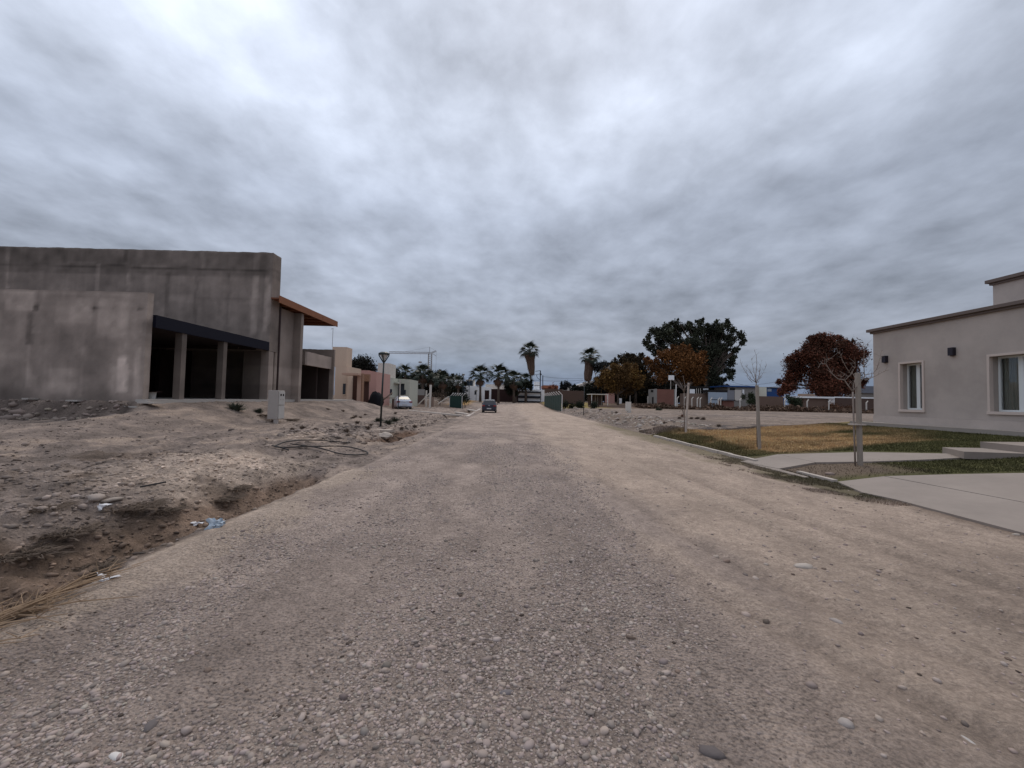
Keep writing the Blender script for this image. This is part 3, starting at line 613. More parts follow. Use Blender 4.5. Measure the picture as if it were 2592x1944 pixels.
building('green_house', 'pale green house with white tower behind the parked white car', 'house', [
    ('wall', minty, 951.8, 990, 955.5, None, 52, 9), ('tower', offw, 954, 983, 919, 955.5, 52.01, 3), ('wall', minty, 1023, 1036, 960, None, 55, 5), ('wall', minty, 1004, 1023, 959, 971, 55.01, .3), ('wall', minty, 1004, 1023, 1008, None, 55.01, .3),
    ('canopy', minty, 989, 1004, 966, 970, 53, 2), ('wall', minty, 990, 1004, 966, None, 55.2, 5), ('window', glass, 1004, 1023, 971, 1000, 55.3, .05), ('>window_sill', offw, 1003, 1024, 1000, 1002, 54.9, .3), ('window', glass, 986.5, 992, 985, 1000, 51.96, .03), ('window', glass, 1023, 1027, 987, 999, 54.96, .03)])
# tarp, plank, trailer
p = P(938, 1020, 42); hzb = hz(p.x, p.y)
t_ = M(); t_.rock((p.x + .55, p.y, hzb + .3), 1.15, (1.1, .6, 1.0), 77)
t_.build('tarpaulin_heap', mat('black_tarp', (.014, .014, .017), rough=.95, spec=.05, noise=.2), smooth=True, label='heap under a black tarpaulin against the pink house end', cat='tarpaulin')
tr = P(979, 1019, 43); zt_ = hz(tr.x, tr.y)
tt = empty('wooden_table', (tr.x, tr.y, zt_), 'rough wooden work table between the tarpaulin and the white car', 'table')
M().box(tr.x - .75, tr.x + .75, tr.y - .3, tr.y + .4, P(979, 1008, 43).z, P(979, 1010, 43).z + .14).build('table_top', tanw, tt)
for sx in (-.68, .6): M().box(tr.x + sx, tr.x + sx + .08, tr.y - .25, tr.y + .3, zt_ - .1, P(979, 1009, 43).z - .02).build('leg', brn, tt)
a = P(953, 1026, 42.4); b = P(993, 994, 42.4); M().tube([a, b], .07, 4).build('leaning_plank', tanw, label='long pale plank leaning over the work table', cat='plank')
# lot fence left of the far road
building('brick_wall_left', 'low brown brick wall with whitewashed top left of the palms', 'wall', [('wall', adobe2, 1039, 1074, 1000, None, 66, .3), ('>wall_cap', grayc, 1039, 1074, 985, 1000, 66, .3)])
bpy.data.objects['brick_wall_left'].name = 'brick_wall'
building('utility_pillar', 'tall concrete post with meter box among the palms', 'post', [('post', offw, 1086.5, 1091.5, 974, None, 55, .22), ('meter_box', tanw, 1092, 1098, 1005, 1030, 55, .3)])
for i, (a, b, lb) in enumerate((((1059, 1024), (1087, 996), 'left diagonal brace of the concrete post fence'), ((1109, 1022), (1136, 1004), 'right diagonal brace touching the green mesh fence'))):
    M().tube([P(*a, 58), P(*b, 58)], .075, 5).build('brace', offw, label=lb, cat='brace')
M().box(*fbox(1077, 1080.5, 988, None, 60, .2)).build('fence_post', offw, label='short white fence post left of the tall concrete post', cat='post')
wht2 = 0
def slat_fence(name, label, px0, px1, yt, yb, Y, n, dx, side):
    b = fbox(px0, px1, yt, yb, Y, .06); o = empty(name, (b[0], b[2], hz(b[0], Y)), label, 'fence')
    M().box(b[0], b[1], Y, Y + .05, hz(b[0], Y) - .1, b[5]).build('mesh_panel', grsh, o)
    for i in range(n):
        x = b[0] + (b[1] - b[0]) * i / (n - 1)
        M().tube([(x, Y + .12, hz(x, Y) - .1), (x, Y + .12, b[5] - .1), (x - dx, Y + .12, b[5] + .42)], .08, 5).build('post', wht, o)
    return o
slat_fence('green_mesh_fence', 'green mesh fence with slanted post tops left of the road', 1139, 1169, 1002, 1021, 62, 6, -.5, 0)
gf = empty('green_mesh_fence', (7.4, 62, hz(7.4, 62)), 'green mesh fence with slanted white post tops right of the banded house', 'fence')
gA, gB = Vector((P(1423, 1000, 60).x, 60, 0)), Vector((P(1380, 1000, 84).x, 84, 0)); gn = 9; gh = P(1423, 1001, 60).z
for i in range(gn):
    a = gA.lerp(gB, i / (gn - 1)); z0 = hz(a.x, a.y); zt = max(gh, z0 + 1.7) + .1
    M().tube([(a.x, a.y, z0 - .2), (a.x, a.y, zt), (a.x - .55, a.y, zt + .5)], .055, 5).build('post', wht, gf)
    if i < gn - 1:
        b = gA.lerp(gB, (i + 1) / (gn - 1)); zb1 = hz(b.x, b.y); o1, o2 = -.14, .06
        M().hexa([(a.x + o1, a.y + .1, z0 - .1), (b.x + o1, b.y - .1, zb1 - .1), (b.x + o1 + .04, b.y - .1, zb1 - .1), (a.x + o1 + .04, a.y + .1, z0 - .1), (a.x + o1, a.y + .1, zt), (b.x + o1, b.y - .1, max(gh, zb1 + 1.7) + .1), (b.x + o1 + .04, b.y - .1, max(gh, zb1 + 1.7) + .1), (a.x + o1 + .04, a.y + .1, zt)]).build('mesh_panel', grsh, gf)
b = P(1425, 1000, 60); M().box(b.x, b.x + 3.4, 60, 60.05, hz(9, 60) - .1, gh).build('mesh_panel', grsh, gf) if False else None
building('white_house', 'white flat house with dark door and terrace facing down the road', 'house', [
    ('wall', white, 1176, 1243, 979, None, 106, 8), ('parapet', white, 1176, 1217, 977, 979, 106.01, 7), ('roof_room', offw, 1178, 1199, 961, 977, 107, 4), ('>window', glass, 1180.5, 1196, 963.5, 976, 106.9, .06),
    ('door', dbrn, 1227, 1238, 988, 1012.5, 105.94, .05), ('window', glass, 1179, 1185, 988, 991, 105.94, .05), ('window', glass, 1201, 1206, 989, 999, 105.94, .05), ('rear_building', offw, 1228, 1290, 973, 985, 118, 5)])
building('white_shed', 'low white building glimpsed between the green house and left palms', 'building', [('wall', white, 1030, 1064, 969, None, 101, 1.2)])
building('white_shed', 'white building glimpsed over the left green mesh fence', 'building', [('wall', white, 1128, 1168, 961, 978, 101, 1.0), ('wall', offw, 1066, 1128, 971, None, 101.3, 1.0)])
building('maroon_gate', 'long dark maroon boundary wall behind the far palms', 'wall', [('wall', dbrn, 1243.3, 1311, 985.5, None, 106.3, .3), ('wall', dbrn, 1243.5, 1260, 984.5, 985.6, 106.31, .3)])
bpy.data.objects['maroon_gate'].name = 'boundary_wall'
sh = [('wall', white, 1312, 1378, 986, None, 104, 6), ('wall', white, 1352, 1365.5, 966, 986, 106, 2), ('>chimney_band', grayc, 1352, 1366, 975, 976.5, 105.95, .05)]
for yt, yb in ((990.5, 994.5), (1002, 1008), (1015, 1019)): sh.append(('band', blk, 1311, 1369, yt, yb, 103.6, .3))
for x in (1311, 1333.5, 1368): sh.append(('post', blk, x, x + 1.3, 990.5, 1019, 103.5, .09))
building('banded_house', 'white house with black horizontal bands at the end of the road', 'house', sh)
building('terracotta_house', 'low house with terracotta roof behind the utility poles', 'house', [('wall', tanw, 1375, 1412, 983, None, 125, 6), ('roof', roofo, 1374, 1413, 975.5, 983, 124.5, 7)])
# white warehouse with gable
wh = empty('warehouse', (P(1457, 1000, 135).x, 135, 1.0), 'pale warehouse with sloping roof beside the second tall palm', 'warehouse')
xa, xb, xm = P(1435, 990, 135).x, P(1500, 990, 135).x, P(1478, 990, 135).x
M().prism([(xa, 135), (xb, 135), (xb, 150), (xa, 150)], .8, P(1435, 983, 135).z).build('wall', offw, wh)
z0, z1 = P(1435, 983, 135).z + .01, P(1478, 963, 135).z
M().hexa([(xa, 135, z0), (xb, 135, z0), (xb, 150, z0), (xa, 150, z0), (xa, 135, z0 + .1), (xb, 135, z1), (xb, 150, z1), (xa, 150, z0 + .1)]).build('roof', offw, wh)
building('long_brick_wall', 'long brown brick wall behind the shrubs right of the road', 'wall', [('wall', adobe2, 1424, 1480, 989, None, 84, .3), ('wall', adobe2, 1380, 1424, 985, None, 90, .3)])
# pergola shed
ps = empty('carport', (P(1518, 1020, 72).x, 72, hz(16, 72)), 'white framed open shelter with dark inside near the right trees', 'shelter')
b = fbox(1496, 1540, 997, None, 72, .1)
M().box(b[0], b[1], 72, 76, b[5] - .14, b[5]).build('roof', offw, ps)
for px in (1498, 1538.5): x = P(px, 1000, 72).x; M().box(x - .045, x + .045, 72.02, 72.11, b[4], b[5] - .14).build('post', wht, ps)
M().box(b[0] + .2, b[1] - .1, 75.8, 75.9, b[4], b[5] - .15).build('back_wall', adobe2, ps)
for px in (1507, 1513, 1523): x = P(px, 1000, 74).x; M().box(x - .05, x + .05, 74, 74.1, b[4], b[5] - .15).build('post', grayc, ps)
building('pink_hut', 'small pink house glimpsed under the yellow-brown tree', 'house', [('wall', pink, 1542, 1556, 996, None, 92, 4), ('>door', white, 1567, 1574, 1008, None, 91.9, .1)])
building('low_kerb_wall', 'low pale masonry wall in front of the shelter and trees', 'wall', [('wall', tanw, 1490, 1588, 1026.5, None, 70, .25)])
# half built brick house
bh = building('brick_house', 'unfinished red brick house with grey cement side wall', 'house', [('brick_wall', brick, 1663, 1706, 985.5, None, 76, .25), ('column', grayc, 1659.5, 1663, 984, None, 75.99, .3), ('column', grayc, 1706.1, 1711, 985, None, 75.99, .3), ('plinth', grayc, 1663, 1706, 1031, None, 75.9, .1)])
xs0 = P(1659.5, 1000, 76).x
M().box(xs0, xs0 + .25, 76.3, 80, .3, P(1660, 983, 76).z - .1).build('side_wall', grayc, bh)
M().box(xs0 - .02, xs0 + .0, 77.2, 78.6, P(1655, 993, 77.5).z, P(1655, 987, 77.5).z).build('window', shade, bh)
M().box(xs0 - .02, xs0 + .0, 77, 77.9, .4, P(1655, 1005, 77.5).z).build('doorway', shade, bh)
M().box(*fbox(1640, 1658, 1003, None, 80.5, .3)).build('ruined_wall', offw, label='crumbling pale wall stub left of the brick house', cat='wall')
building('brown_shack', 'brown shed with white window frames behind the bent posts', 'shed', [('wall', tanw, 1742, 1793, 996, None, 82, 4), ('window', white, 1746, 1759, 985, 997, 82.5, .1), ('window', white, 1780, 1793, 981, 996, 82.6, .1), ('roof', shade, 1745, 1796, 978, 982, 82.4, 4), ('post', offw, 1763, 1764, 983, 996, 82.4, .1), ('post', offw, 1768, 1769, 983, 996, 82.4, .1), ('post', offw, 1773, 1774, 983, 996, 82.4, .1)])
building('blue_sheet_wall', 'light blue sheet wall with dark eaves above it', 'wall', [('panel', skyb, 1793.5, 1841, 993, None, 80, .2), ('eaves', shade, 1788, 1842, 987, 993, 80.4, 3)])
building('blue_roof_shed', 'grey shed under a long dark blue roof', 'shed', [('wall', grayc, 1842, 1918, 980, None, 88, 6), ('roof', blue, 1832, 1919, 976.5, 979.8, 87.6, 7), ('panel', colm('grey_sheet', (.25, .25, .27)), 1842, 1859, 988, 1015, 87.9, .08), ('window', shade, 1848, 1861, 982.5, 987, 87.9, .06), ('window', white, 1879, 1884, 986, 998, 87.9, .06), ('panel', offw, 1860, 1877, 987, 1014, 87.85, .1)])
building('cream_box_house', 'cream box-shaped house beside the blue building', 'house', [('wall', colm('cream2', (.62, .60, .50)), 1922, 1940.5, 980, None, 90, 4)])
building('blue_building', 'bright blue industrial building far behind', 'building', [('wall', blue, 1940.6, 1985, 981, None, 130, 8), ('window', skyb, 1943, 1953, 984, 991, 129.9, .08), ('roof', grayc, 1940, 1986, 980, 981.2, 129.5, 9)])
building('red_brick_stack', 'stacked red bricks under a dark board by the bent posts', 'brick stack', [('bricks', brick, 1830, 1858, 1014, None, 74, 1.5), ('board', blk, 1811, 1862, 1011.5, 1013.2, 73.6, 1.6)])
building('adobe_wall', 'brown adobe wall left of the green bushes', 'wall', [('wall', adobe, 1923, 1983, 1003.5, None, 82, .3)])
building('adobe_shed', 'tan adobe shed with white roof edge under the red tree', 'shed', [('wall', adobe, 2034, 2096, 1008, None, 82, 4), ('roof', white, 2022, 2114, 1003.8, 1008, 81.6, 5), ('panel', white, 2098, 2114, 1009, 1023, 81.9, .1), ('rooftop_tank', tanw, 2032, 2063, 997, 1003, 84, 1.5)])
building('dark_adobe_wall', 'dark brown adobe wall with white coping next to the grey house', 'wall', [('wall', adobe2, 2116, 2300, 1009, None, 80, .3), ('coping', white, 2115, 2300, 1006, 1009, 79.95, .4)])
building('grey_roof_house', 'grey roofed house seen over the wall beside the right house', 'house', [('wall', grayc, 2181, 2290, 985, None, 120, 6), ('roof', colm('slate', (.17, .18, .21)), 2180, 2290, 978, 996, 119.5, 7)])
# basketball board
bb = empty('basketball_hoop', (P(1699, 1000, 80).x, 80, .5), 'white basketball backboard on a pole before the orange tree', 'basketball hoop')
x = P(1699, 1000, 80).x; M().box(x - .55, x + .55, 80, 80.05, P(1699, 962, 80).z, P(1699, 950, 80).z).build('backboard', white, bb)
M().tube([(x, 80.3, .4), (x, 80.3, P(1699, 955, 80).z), (x, 80.06, P(1699, 957, 80).z)], .05, 6).build('pole', offw, bb)
M().tube([(x + .22 * math.cos(a_), 79.75 + .22 * math.sin(a_), P(1699, 961, 80).z) for a_ in np.linspace(0, 2 * PI, 13)], .012, 4).build('hoop', roofo, bb)
# bent posts
def bent_post(): 
    o = empty('bent_fence_post', (0, 0, 0), 'x', 'fence post', 'concrete fence posts with bent tops behind the right lot')
    M().box(-.075, .075, -.075, .075, -.3, 1.72).build('shaft', offw, o)
    M().hexa([(-.07, -.07, 1.72), (.07, -.07, 1.72), (.07, .07, 1.72), (-.07, .07, 1.72), (.22, -.05, 2.1), (.33, -.05, 2.05), (.33, .05, 2.05), (.22, .05, 2.1)]).build('bent_top', offw, o); return o
bp0 = bent_post()
lab = ['bent post just right of the brick house', 'bent post behind the first tree stake', 'bent post before the brown shed left half', 'bent post before the brown shed right half', 'bent post close beside another before the brown shed', 'bent post before the light blue wall', 'bent post left of the red brick stack', 'bent post touching the red brick stack board', 'bent post before the blue roof shed, right end',
       'bent post before the brown adobe wall and bushes', 'bent post before the tan adobe shed', 'bent post by the white panel of the adobe shed', 'bent post nearest the grey right house']
for i, (px, lb) in enumerate(zip((1714, 1732, 1751, 1765, 1772, 1799, 1818, 1824, 1873, 1986, 2043, 2098, 2193), lab)):
    o = bp0 if i == 0 else copy_tree(bp0); x = P(px, 1030, 72).x; o.location = (x, 72, hz(x, 72)); o['label'] = lb; o.rotation_euler.z = .15 * math.sin(i * 5)
M().tube([(P(1710, 1038, 70).x, 70, .3), P(1711.5, 973, 70)], .085, 6).build('white_pole', wht, label='tall plain white pole right of the brick house', cat='pole')
mk = M().box(*fbox(1585.5, 1598, 1017, 1040, 44, .3)); mkb = mk.build('marker_pillar', offw, label='short pale concrete pillar with rod alone on the right lot', cat='pillar')
x = P(1595, 1030, 44.1).x; M().box(*fbox(1589, 1598, 1040, None, 44.03, .25)).build('pillar_foot', offw, mkb)
M().tube([(x, 44.15, P(1595, 1017, 44).z - .02), (x, 44.15, P(1595, 1003, 44).z), (x + .06, 44.15, P(1595, 1001, 44).z)], .03, 5).build('rod', grayc, mkb)

# ------------------------------------------------------------------ right house
rh = mat('house_render', (.415, .357, .316), rough=.9, noise=.42, nscale=.55, noise2=.05, bump=.15, bscale=40)
rhl = mat('house_plinth', (.46, .395, .35), rough=.9, noise=.22, nscale=1.3, noise2=.06, bump=.15, bscale=40)
trim = mat('window_trim', (.56, .47, .41), rough=.8, noise=.06, bump=.1); corn = mat('cornice_brown', (.15, .115, .10), rough=.8, noise=.1)
upvc = mat('white_upvc', (.70, .72, .70), rough=.4, spec=.4); curt = mat('curtain_grey', (.24, .26, .215), rough=.9, noise=.12, nscale=5)
XH = 15.8; ye = PX(2211, 950, XH).y; zc_ = PX(2208, 846, XH).z; ztop = PX(2207, 838, XH).z; zp = PX(2211, 1051, XH).z; zbs = .84
RH = empty('grey_house', (19, 12, .9), 'grey rendered house with brown cornice and white framed windows at right', 'house')
wins = []
a, b = PX(2275, 917.7, XH), PX(2341.5, 1042.8, XH); wins.append((b.y, a.y, b.z + .0, a.z))
c, d = PX(2499, 898, XH), PX(2499, 1047, XH); wins.append((c.y - 1.38, c.y, d.z, c.z))
# facade wall built as strips round the openings
yy = [-6.0]; 
openings = sorted([(w0 + .07, w1 - .07, z0 + .07, z1 - .07) for w0, w1, z0, z1 in wins])
wm = M(); cur = -6.0; TW = .38
for o0, o1, z0, z1 in openings:
    wm.box(XH, XH + TW, cur, o0, zp, zc_); wm.box(XH, XH + TW, o0, o1, zp, z0); wm.box(XH, XH + TW, o0, o1, z1, zc_); cur = o1
wm.box(XH, XH + TW, cur, ye, zp, zc_); wm.build('facade_wall', rh, RH)
M().box(XH + TW, 27, ye - .3, ye, .5, zc_).build('end_wall', rh, RH)
M().box(XH - .025, XH + TW, -6, ye + .01, .3, zp - .003).build('plinth', rhl, RH)
M().box(XH + TW, 27, -6, ye - .31, zc_ - .25, zc_ - .05).build('roof_slab', grayc, RH)
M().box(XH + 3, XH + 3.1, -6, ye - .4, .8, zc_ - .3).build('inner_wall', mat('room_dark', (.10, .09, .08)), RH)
hcz = ztop - zc_ + .06
M().box(XH - .08, 27.08, -6, ye + .08, zc_, zc_ + hcz * .40).build('cornice_lower', corn, RH, bevel=.01)
M().box(XH - .17, 27.17, -6, ye + .17, zc_ + hcz * .42, zc_ + hcz).build('cornice_upper', corn, RH, bevel=.01)
for w0, w1, z0, z1 in wins:
    sur = M(); t = .075; xo = XH - .035
    sur.box(xo, XH + .10, w0, w0 + t, z0, z1).box(xo, XH + .10, w1 - t, w1, z0, z1).box(xo, XH + .10, w0 + t, w1 - t, z1 - t, z1).box(xo - .02, XH + .10, w0 - .01, w1 + .01, z0 - .02, z0 + t)
    fr_parent = sur.build('window', trim, RH, bevel=.004)
    f0, f1, g0_, g1_ = w0 + t + .002, w1 - t - .002, z0 + t + .002, z1 - t - .002; xf = XH + .26; k = .06
    fm = M().box(xf, xf + .08, f0, f0 + k, g0_, g1_).box(xf, xf + .08, f1 - k, f1, g0_, g1_).box(xf, xf + .08, f0 + k, f1 - k, g0_, g0_ + k).box(xf, xf + .08, f0 + k, f1 - k, g1_ - k, g1_)
    mid = (f0 + f1) / 2; fm.box(xf + .01, xf + .07, mid - .07, mid + .07, g0_ + k, g1_ - k).build('frame', upvc, fr_parent)
    for q0, q1 in ((f0 + k, mid - .072), (mid + .072, f1 - k)):
        M().box(xf + .035, xf + .043, q0, q1, g0_ + k, g1_ - k).build('pane', mat('pane_glass', (.9, .9, .9), rough=.02, trans=1.0, spec=.5), fr_parent)
    cm = M(); n = 26      # pleated curtain behind the far leaf
    for q0, q1 in ((mid + .05, f1 - .02), (f0 + .02, f0 + (mid - f0) * .45)):
        for i in range(n):
            ya, yb = q0 + (q1 - q0) * i / n, q0 + (q1 - q0) * (i + 1) / n; xa_ = xf + .14 + .02 * math.sin(i * 1.3); xb2 = xf + .14 + .02 * math.sin((i + 1) * 1.3)
            cm.quad((xa_, ya, g0_), (xb2, yb, g0_), (xb2, yb, g1_), (xa_, ya, g1_))
    cm.build('curtain', curt, fr_parent)
sc_m = mat('sconce_black', (.018, .014, .022), rough=.4)
for px, y0, y1, w in ((2243.5, 901, 918, 10), (2413.5, 880, 900, 13)):
    a, b = PX(px, y0, XH), PX(px, y1, XH); hw = .085
    s1 = M().box(XH - .13, XH - .002, a.y - hw, a.y + hw, b.z, a.z).build('wall_light', sc_m, RH)
    M().box(XH - .09, XH - .04, a.y - .04, a.y + .04, b.z - .03, b.z - .001).build('bulb_collar', corn, s1)
XU = 18.5; u = PX(2513, 720, XU); zu0 = zc_; zu1 = PX(2515, 722, XU).z; ztu = PX(2512, 712, XU).z
M().box(XU, 27, -4, u.y, zc_ - .04, zu1).build('upper_wall', rhl, RH)
M().box(XU - .07, 27.07, -4, u.y + .07, zu1, zu1 + (ztu - zu1) * .5).build('upper_cornice_lower', corn, RH, bevel=.01)
M().box(XU - .15, 27.15, -4, u.y + .15, zu1 + (ztu - zu1) * .52, ztu + .05).build('upper_cornice_top', corn, RH, bevel=.01)
lz = PX(2215, 1070, XH - .7).z
M().box(XH - .65, XH - .03, -6, ye + .5, lz - .25, lz).build('base_walk', mat('walk_concrete', (.31, .27, .235), noise=.1, bump=.2, bscale=50), kind='structure')

# paths, kerb, steps
pathc = mat('path_concrete', (.280, .233, .200), rough=.85, noise=.22, nscale=.9, noise2=.09, bump=.15, bscale=80)
def slab(name, pts, parent, dz=.035, sub=None):
    pl = [PZc(p) for p in pts]; return M().prism([(q.x, q.y, q.z) for q in pl], -.12, dz).build(name, pathc, parent)
def PZc(p):
    q = hit(*p); q.z = float(np.mean([hz(q.x + a, q.y + b) for a, b in ((-.3, 0), (.3, 0), (0, -.3), (0, .3), (0, 0))])); return q
def plane_slab(name, poly, coef, parent):
    # the slab is one flat sloping plane z=a+b*x
    a_, b_ = coef; out = []
    for px, py in poly:
        d = ray(px, py); t = (a_ - EYE.z) / (d.z - b_ * d.x); q = EYE + d * t; out.append((q.x, q.y, a_ + b_ * q.x))
    return M().prism(out, -.16, 0).build(name, pathc, parent)
SL = (.058 - 6.9 * .100, .100)
p1 = tag(bpy.data.objects.new('entrance_path', None), kind='structure'); COL.objects.link(p1); p1.location = (9, 12, .1); ORG[p1] = Vector((9, 12, .1))
plane_slab('path_panel', [(1874, 1168), (1968, 1150), (2064, 1170), (1972, 1186)], SL, p1)
plane_slab('path_panel', [(1969, 1149.9), (2183, 1144), (2403, 1148), (2452, 1157), (2362, 1162), (2205, 1168), (2066, 1170)], SL, p1)
plane_slab('path_panel', [(1876, 1169), (1972, 1187), (2047, 1207), (2036, 1208)], SL, p1)
p2 = tag(bpy.data.objects.new('driveway', None), kind='structure'); COL.objects.link(p2); p2.location = (9, 8, .1); ORG[p2] = Vector((9, 8, .1))
plane_slab('driveway_panel', [(2120, 1219), (2237, 1205.5), (2592, 1272), (2800, 1312), (2800, 1408), (2592, 1349), (2268, 1264), (2183, 1246)], SL, p2)
plane_slab('driveway_panel', [(2240.5, 1205), (2420, 1200), (2592, 1197), (2900, 1190), (2900, 1330), (2800, 1310.5), (2592, 1270.8)], SL, p2)
def step(poly, z, label):
    out = []
    for px, py in poly:
        q = PZ(px, py, z); out.append((q.x, q.y, z))
    M().prism(out, -.17, 0).build('step_slab', pathc, label=label, cat='step', group='concrete steps to the grey house')
def zl(px, py): return hit(px, py).z
z_ = zl(2440, 1150) + .14; step([(2385, 1132), (2592, 1136), (2700, 1140), (2720, 1152), (2592, 1148), (2440, 1143)], z_, 'lowest concrete step slab between lawn and path')
step([(2481, 1118), (2592, 1119), (2700, 1122), (2720, 1134), (2592, 1129)], z_ + .16, 'second concrete step slab at the right edge')
kb = M(); kp = []
for px, py in ((1637, 1104), (1700, 1118), (1760, 1132), (1820, 1146), (1874, 1168)): kp.append(hit(px, py))
ky = [PZ(1637, 1104, .03).y, PZ(1872, 1168, .03).y]; segs = np.linspace(ky[0], ky[1], 13)
for i in range(12):
    j = .02 * math.sin(i * 2.3); zi = hz(6.8, segs[i]); kb.box(6.80 + j, 6.93 + j, segs[i] + .0, segs[i + 1] - .006, zi - .15, zi + .09)
k2 = PZ(2042, 1208, .05).y; kb.box(6.82, 6.94, k2 - .35, k2 + .75, -.1, .07)
kb.build('kerb', mat('kerb_concrete', (.44, .38, .33), noise=.12, bump=.3), kind='structure')

# ------------------------------------------------------------------ driveway strips over the left ditch
stripc = mat('strip_concrete', (.50, .44, .39), noise=.08)
def strip(a, b, w, lb):
    p, q = a, b; d = (Vector(q) - Vector(p)); d.z = 0; d.normalize(); n = Vector((-d.y, d.x, 0)) * w / 2
    M().hexa([Vector(p) - n - Vector((0, 0, .14)), Vector(q) - n - Vector((0, 0, .14)), Vector(q) + n - Vector((0, 0, .14)), Vector(p) + n - Vector((0, 0, .14)), Vector(p) - n, Vector(q) - n, Vector(q) + n, Vector(p) + n]).build('concrete_strip', stripc, label=lb, cat='concrete strip')
def onz(px, py, dz=.06): 
    q = hit(px, py); return Vector((q.x, q.y, q.z + dz))
strip(onz(1035, 1040, .07), PZ(1180, 1051, .06), .55, 'near concrete wheel strip leading to the white car')
strip(onz(1040, 1034.5, .07), PZ(1160, 1037, .12), .7, 'far concrete wheel strip leading to the white car')
strip(PZ(1146, 1041.5, .08), PZ(1190, 1047.5, .06), .55, 'short concrete strip crossing the ditch behind the near wheel strip')
strip(PZ(1174, 1034, .08), PZ(1207, 1039, .06), .6, 'farthest concrete strip crossing the ditch beside the dark car')
strip(PZ(1183, 1053, .05), PZ(1218, 1033, .05), .3, 'pale concrete edge running along the far left ditch')

# ------------------------------------------------------------------ cars
def car(name, label, color, Y, px, rot, hatch, rough=.3):
    x = P(px, 1030, Y).x; z = hz(x, Y) - .0; o = empty(name, (0, 0, 0), label, 'car'); ORG[o] = Vector((0, 0, 0))
    pm = mat(('dark' if hatch else 'pale') + '_car_paint', color, rough=rough, spec=.5, metal=.3 if hatch else .0)
    if hatch:
        stn = [(0, .74, .30, .86, .66, .98), (.10, .82, .25, .93, .70, 1.10), (.45, .86, .22, .95, .62, 1.50), (.8, .87, .2, .96, .60, 1.58), (2.2, .87, .2, .95, .61, 1.60), (2.7, .87, .2, .94, .58, 1.52), (3.4, .86, .2, .93, .70, 1.06), (4.0, .84, .22, .82, .70, .92), (4.25, .74, .3, .62, .6, .70)]
        gl = [(.14, 1.13), (.44, 1.47)]; top = (.60, .56)
    else:
        stn = [(0, .74, .32, .84, .66, .94), (.08, .82, .25, .90, .72, 1.04), (.55, .86, .2, .93, .73, 1.08), (.72, .86, .2, .93, .72, 1.10), (1.35, .86, .2, .94, .58, 1.42), (1.8, .87, .2, .94, .59, 1.48), (2.5, .87, .2, .94, .59, 1.47), (2.9, .87, .2, .93, .57, 1.40), (3.55, .86, .2, .92, .70, 1.02), (4.2, .82, .22, .78, .66, .84), (4.4, .72, .3, .60, .56, .66)]
        gl = [(.74, 1.115), (1.33, 1.40)]; top = (.64, .54)
    V = []; Fc = []
    for (y, w, zl_, bl_, tw, tz) in stn:
        V += [(-tw * .0, y, zl_)] if 0 else []
        ring = [(-w * .9, zl_), (-w, zl_ + .15), (-w - .02, .6), (-w * .985, bl_), (-tw, tz - .03), (-tw * .7, tz), (tw * .7, tz), (tw, tz - .03), (w * .985, bl_), (w + .02, .6), (w, zl_ + .15), (w * .9, zl_)]
        V += [(a, y, b) for a, b in ring]
    n = 12
    for i in range(len(stn) - 1):
        for k in range(n): k2 = (k + 1) % n; Fc.append((i * n + k, i * n + k2, (i + 1) * n + k2, (i + 1) * n + k))
    Fc.append(tuple(range(n))[::-1]); Fc.append(tuple((len(stn) - 1) * n + k for k in range(n)))
    mb = M(); mb.v = V; mb.f = [f[::-1] for f in Fc]; body = mb.build('body', pm, o, bevel=.02)
    (ya, z_a), (yb, z_b) = gl; nn = Vector((0, -(z_b - z_a), (yb - ya))).normalized() * .012
    q = [Vector((-top[0], ya, z_a)), Vector((top[0], ya, z_a)), Vector((top[1], yb, z_b)), Vector((-top[1], yb, z_b))]
    M().hexa([p_ for p_ in q] + [p_ + nn * 1.5 for p_ in q]).build('rear_window', bl, o)
    for s in (-1, 1):
        i0, i1 = (2, 5) if hatch else (4, 7)
        (y0, w0, _, b0, t0, h0), (y1, w1, _, b1, t1, h1) = stn[i0], stn[i1]
        A = [(s * (w0 * .97 - .0), y0 + .1, b0 + .05), (s * w1 * .97, y1 + .35, b1 + .05), (s * (t1 + .03), y1 + .0, h1 - .08), (s * (t0 + .03), y0 + .15, h0 - .08)]
        Bq = [(a + s * .014, b, c) for a, b, c in A]
        M().hexa(A + Bq).build('side_window', bl, o)
        wz = .74 if s else 0
        M().box(s * .50, s * .84, -.03, .06, .78, .93).build('tail_light', mat('tail_red', (.25, .02, .02), rough=.3, spec=.5), o, bevel=.01)
        M().box(s * .88, s * 1.02, 3.0, 3.14, .98, 1.10).build('mirror', pm, o, bevel=.01)
        for yw in (.82, 3.45):
            wlab = M().tube([(s * .66, yw, .31), (s * .86, yw, .31)], .31, 18).build('wheel', mat('tyre', (.02, .02, .02), rough=.9), o)
            M().tube([(s * .861, yw, .31), (s * .875, yw, .31)], .19, 12).build('rim', mat('rim', (.35, .35, .36), rough=.3, metal=.7), wlab)
    M().box(-.80, .80, -.06, .09, .36, .62).build('bumper', pm, o, bevel=.03)
    M().box(-.70, .70, -.045, .10, .24, .355).build('bumper_skirt', blk, o)
    M().box(-.26, .26, -.075, -.061, .46, .58).build('licence_plate', mat('plate', (.45, .45, .45)) if not hatch else mat('plate2', (.5, .5, .5)), o)
    M().tube([(-.08, -.02, .88), (.08, -.02, .88)], .03, 8).build('badge', mat('chrome', (.6, .6, .6), rough=.2, metal=.8), o)
    o.location = (x, Y, z - .02); o.rotation_euler.z = rot; return o
car('parked_car', 'silver white sedan parked in front of the pale green house', (.50, .54, .62), 46.3, 1024, math.radians(22), False)
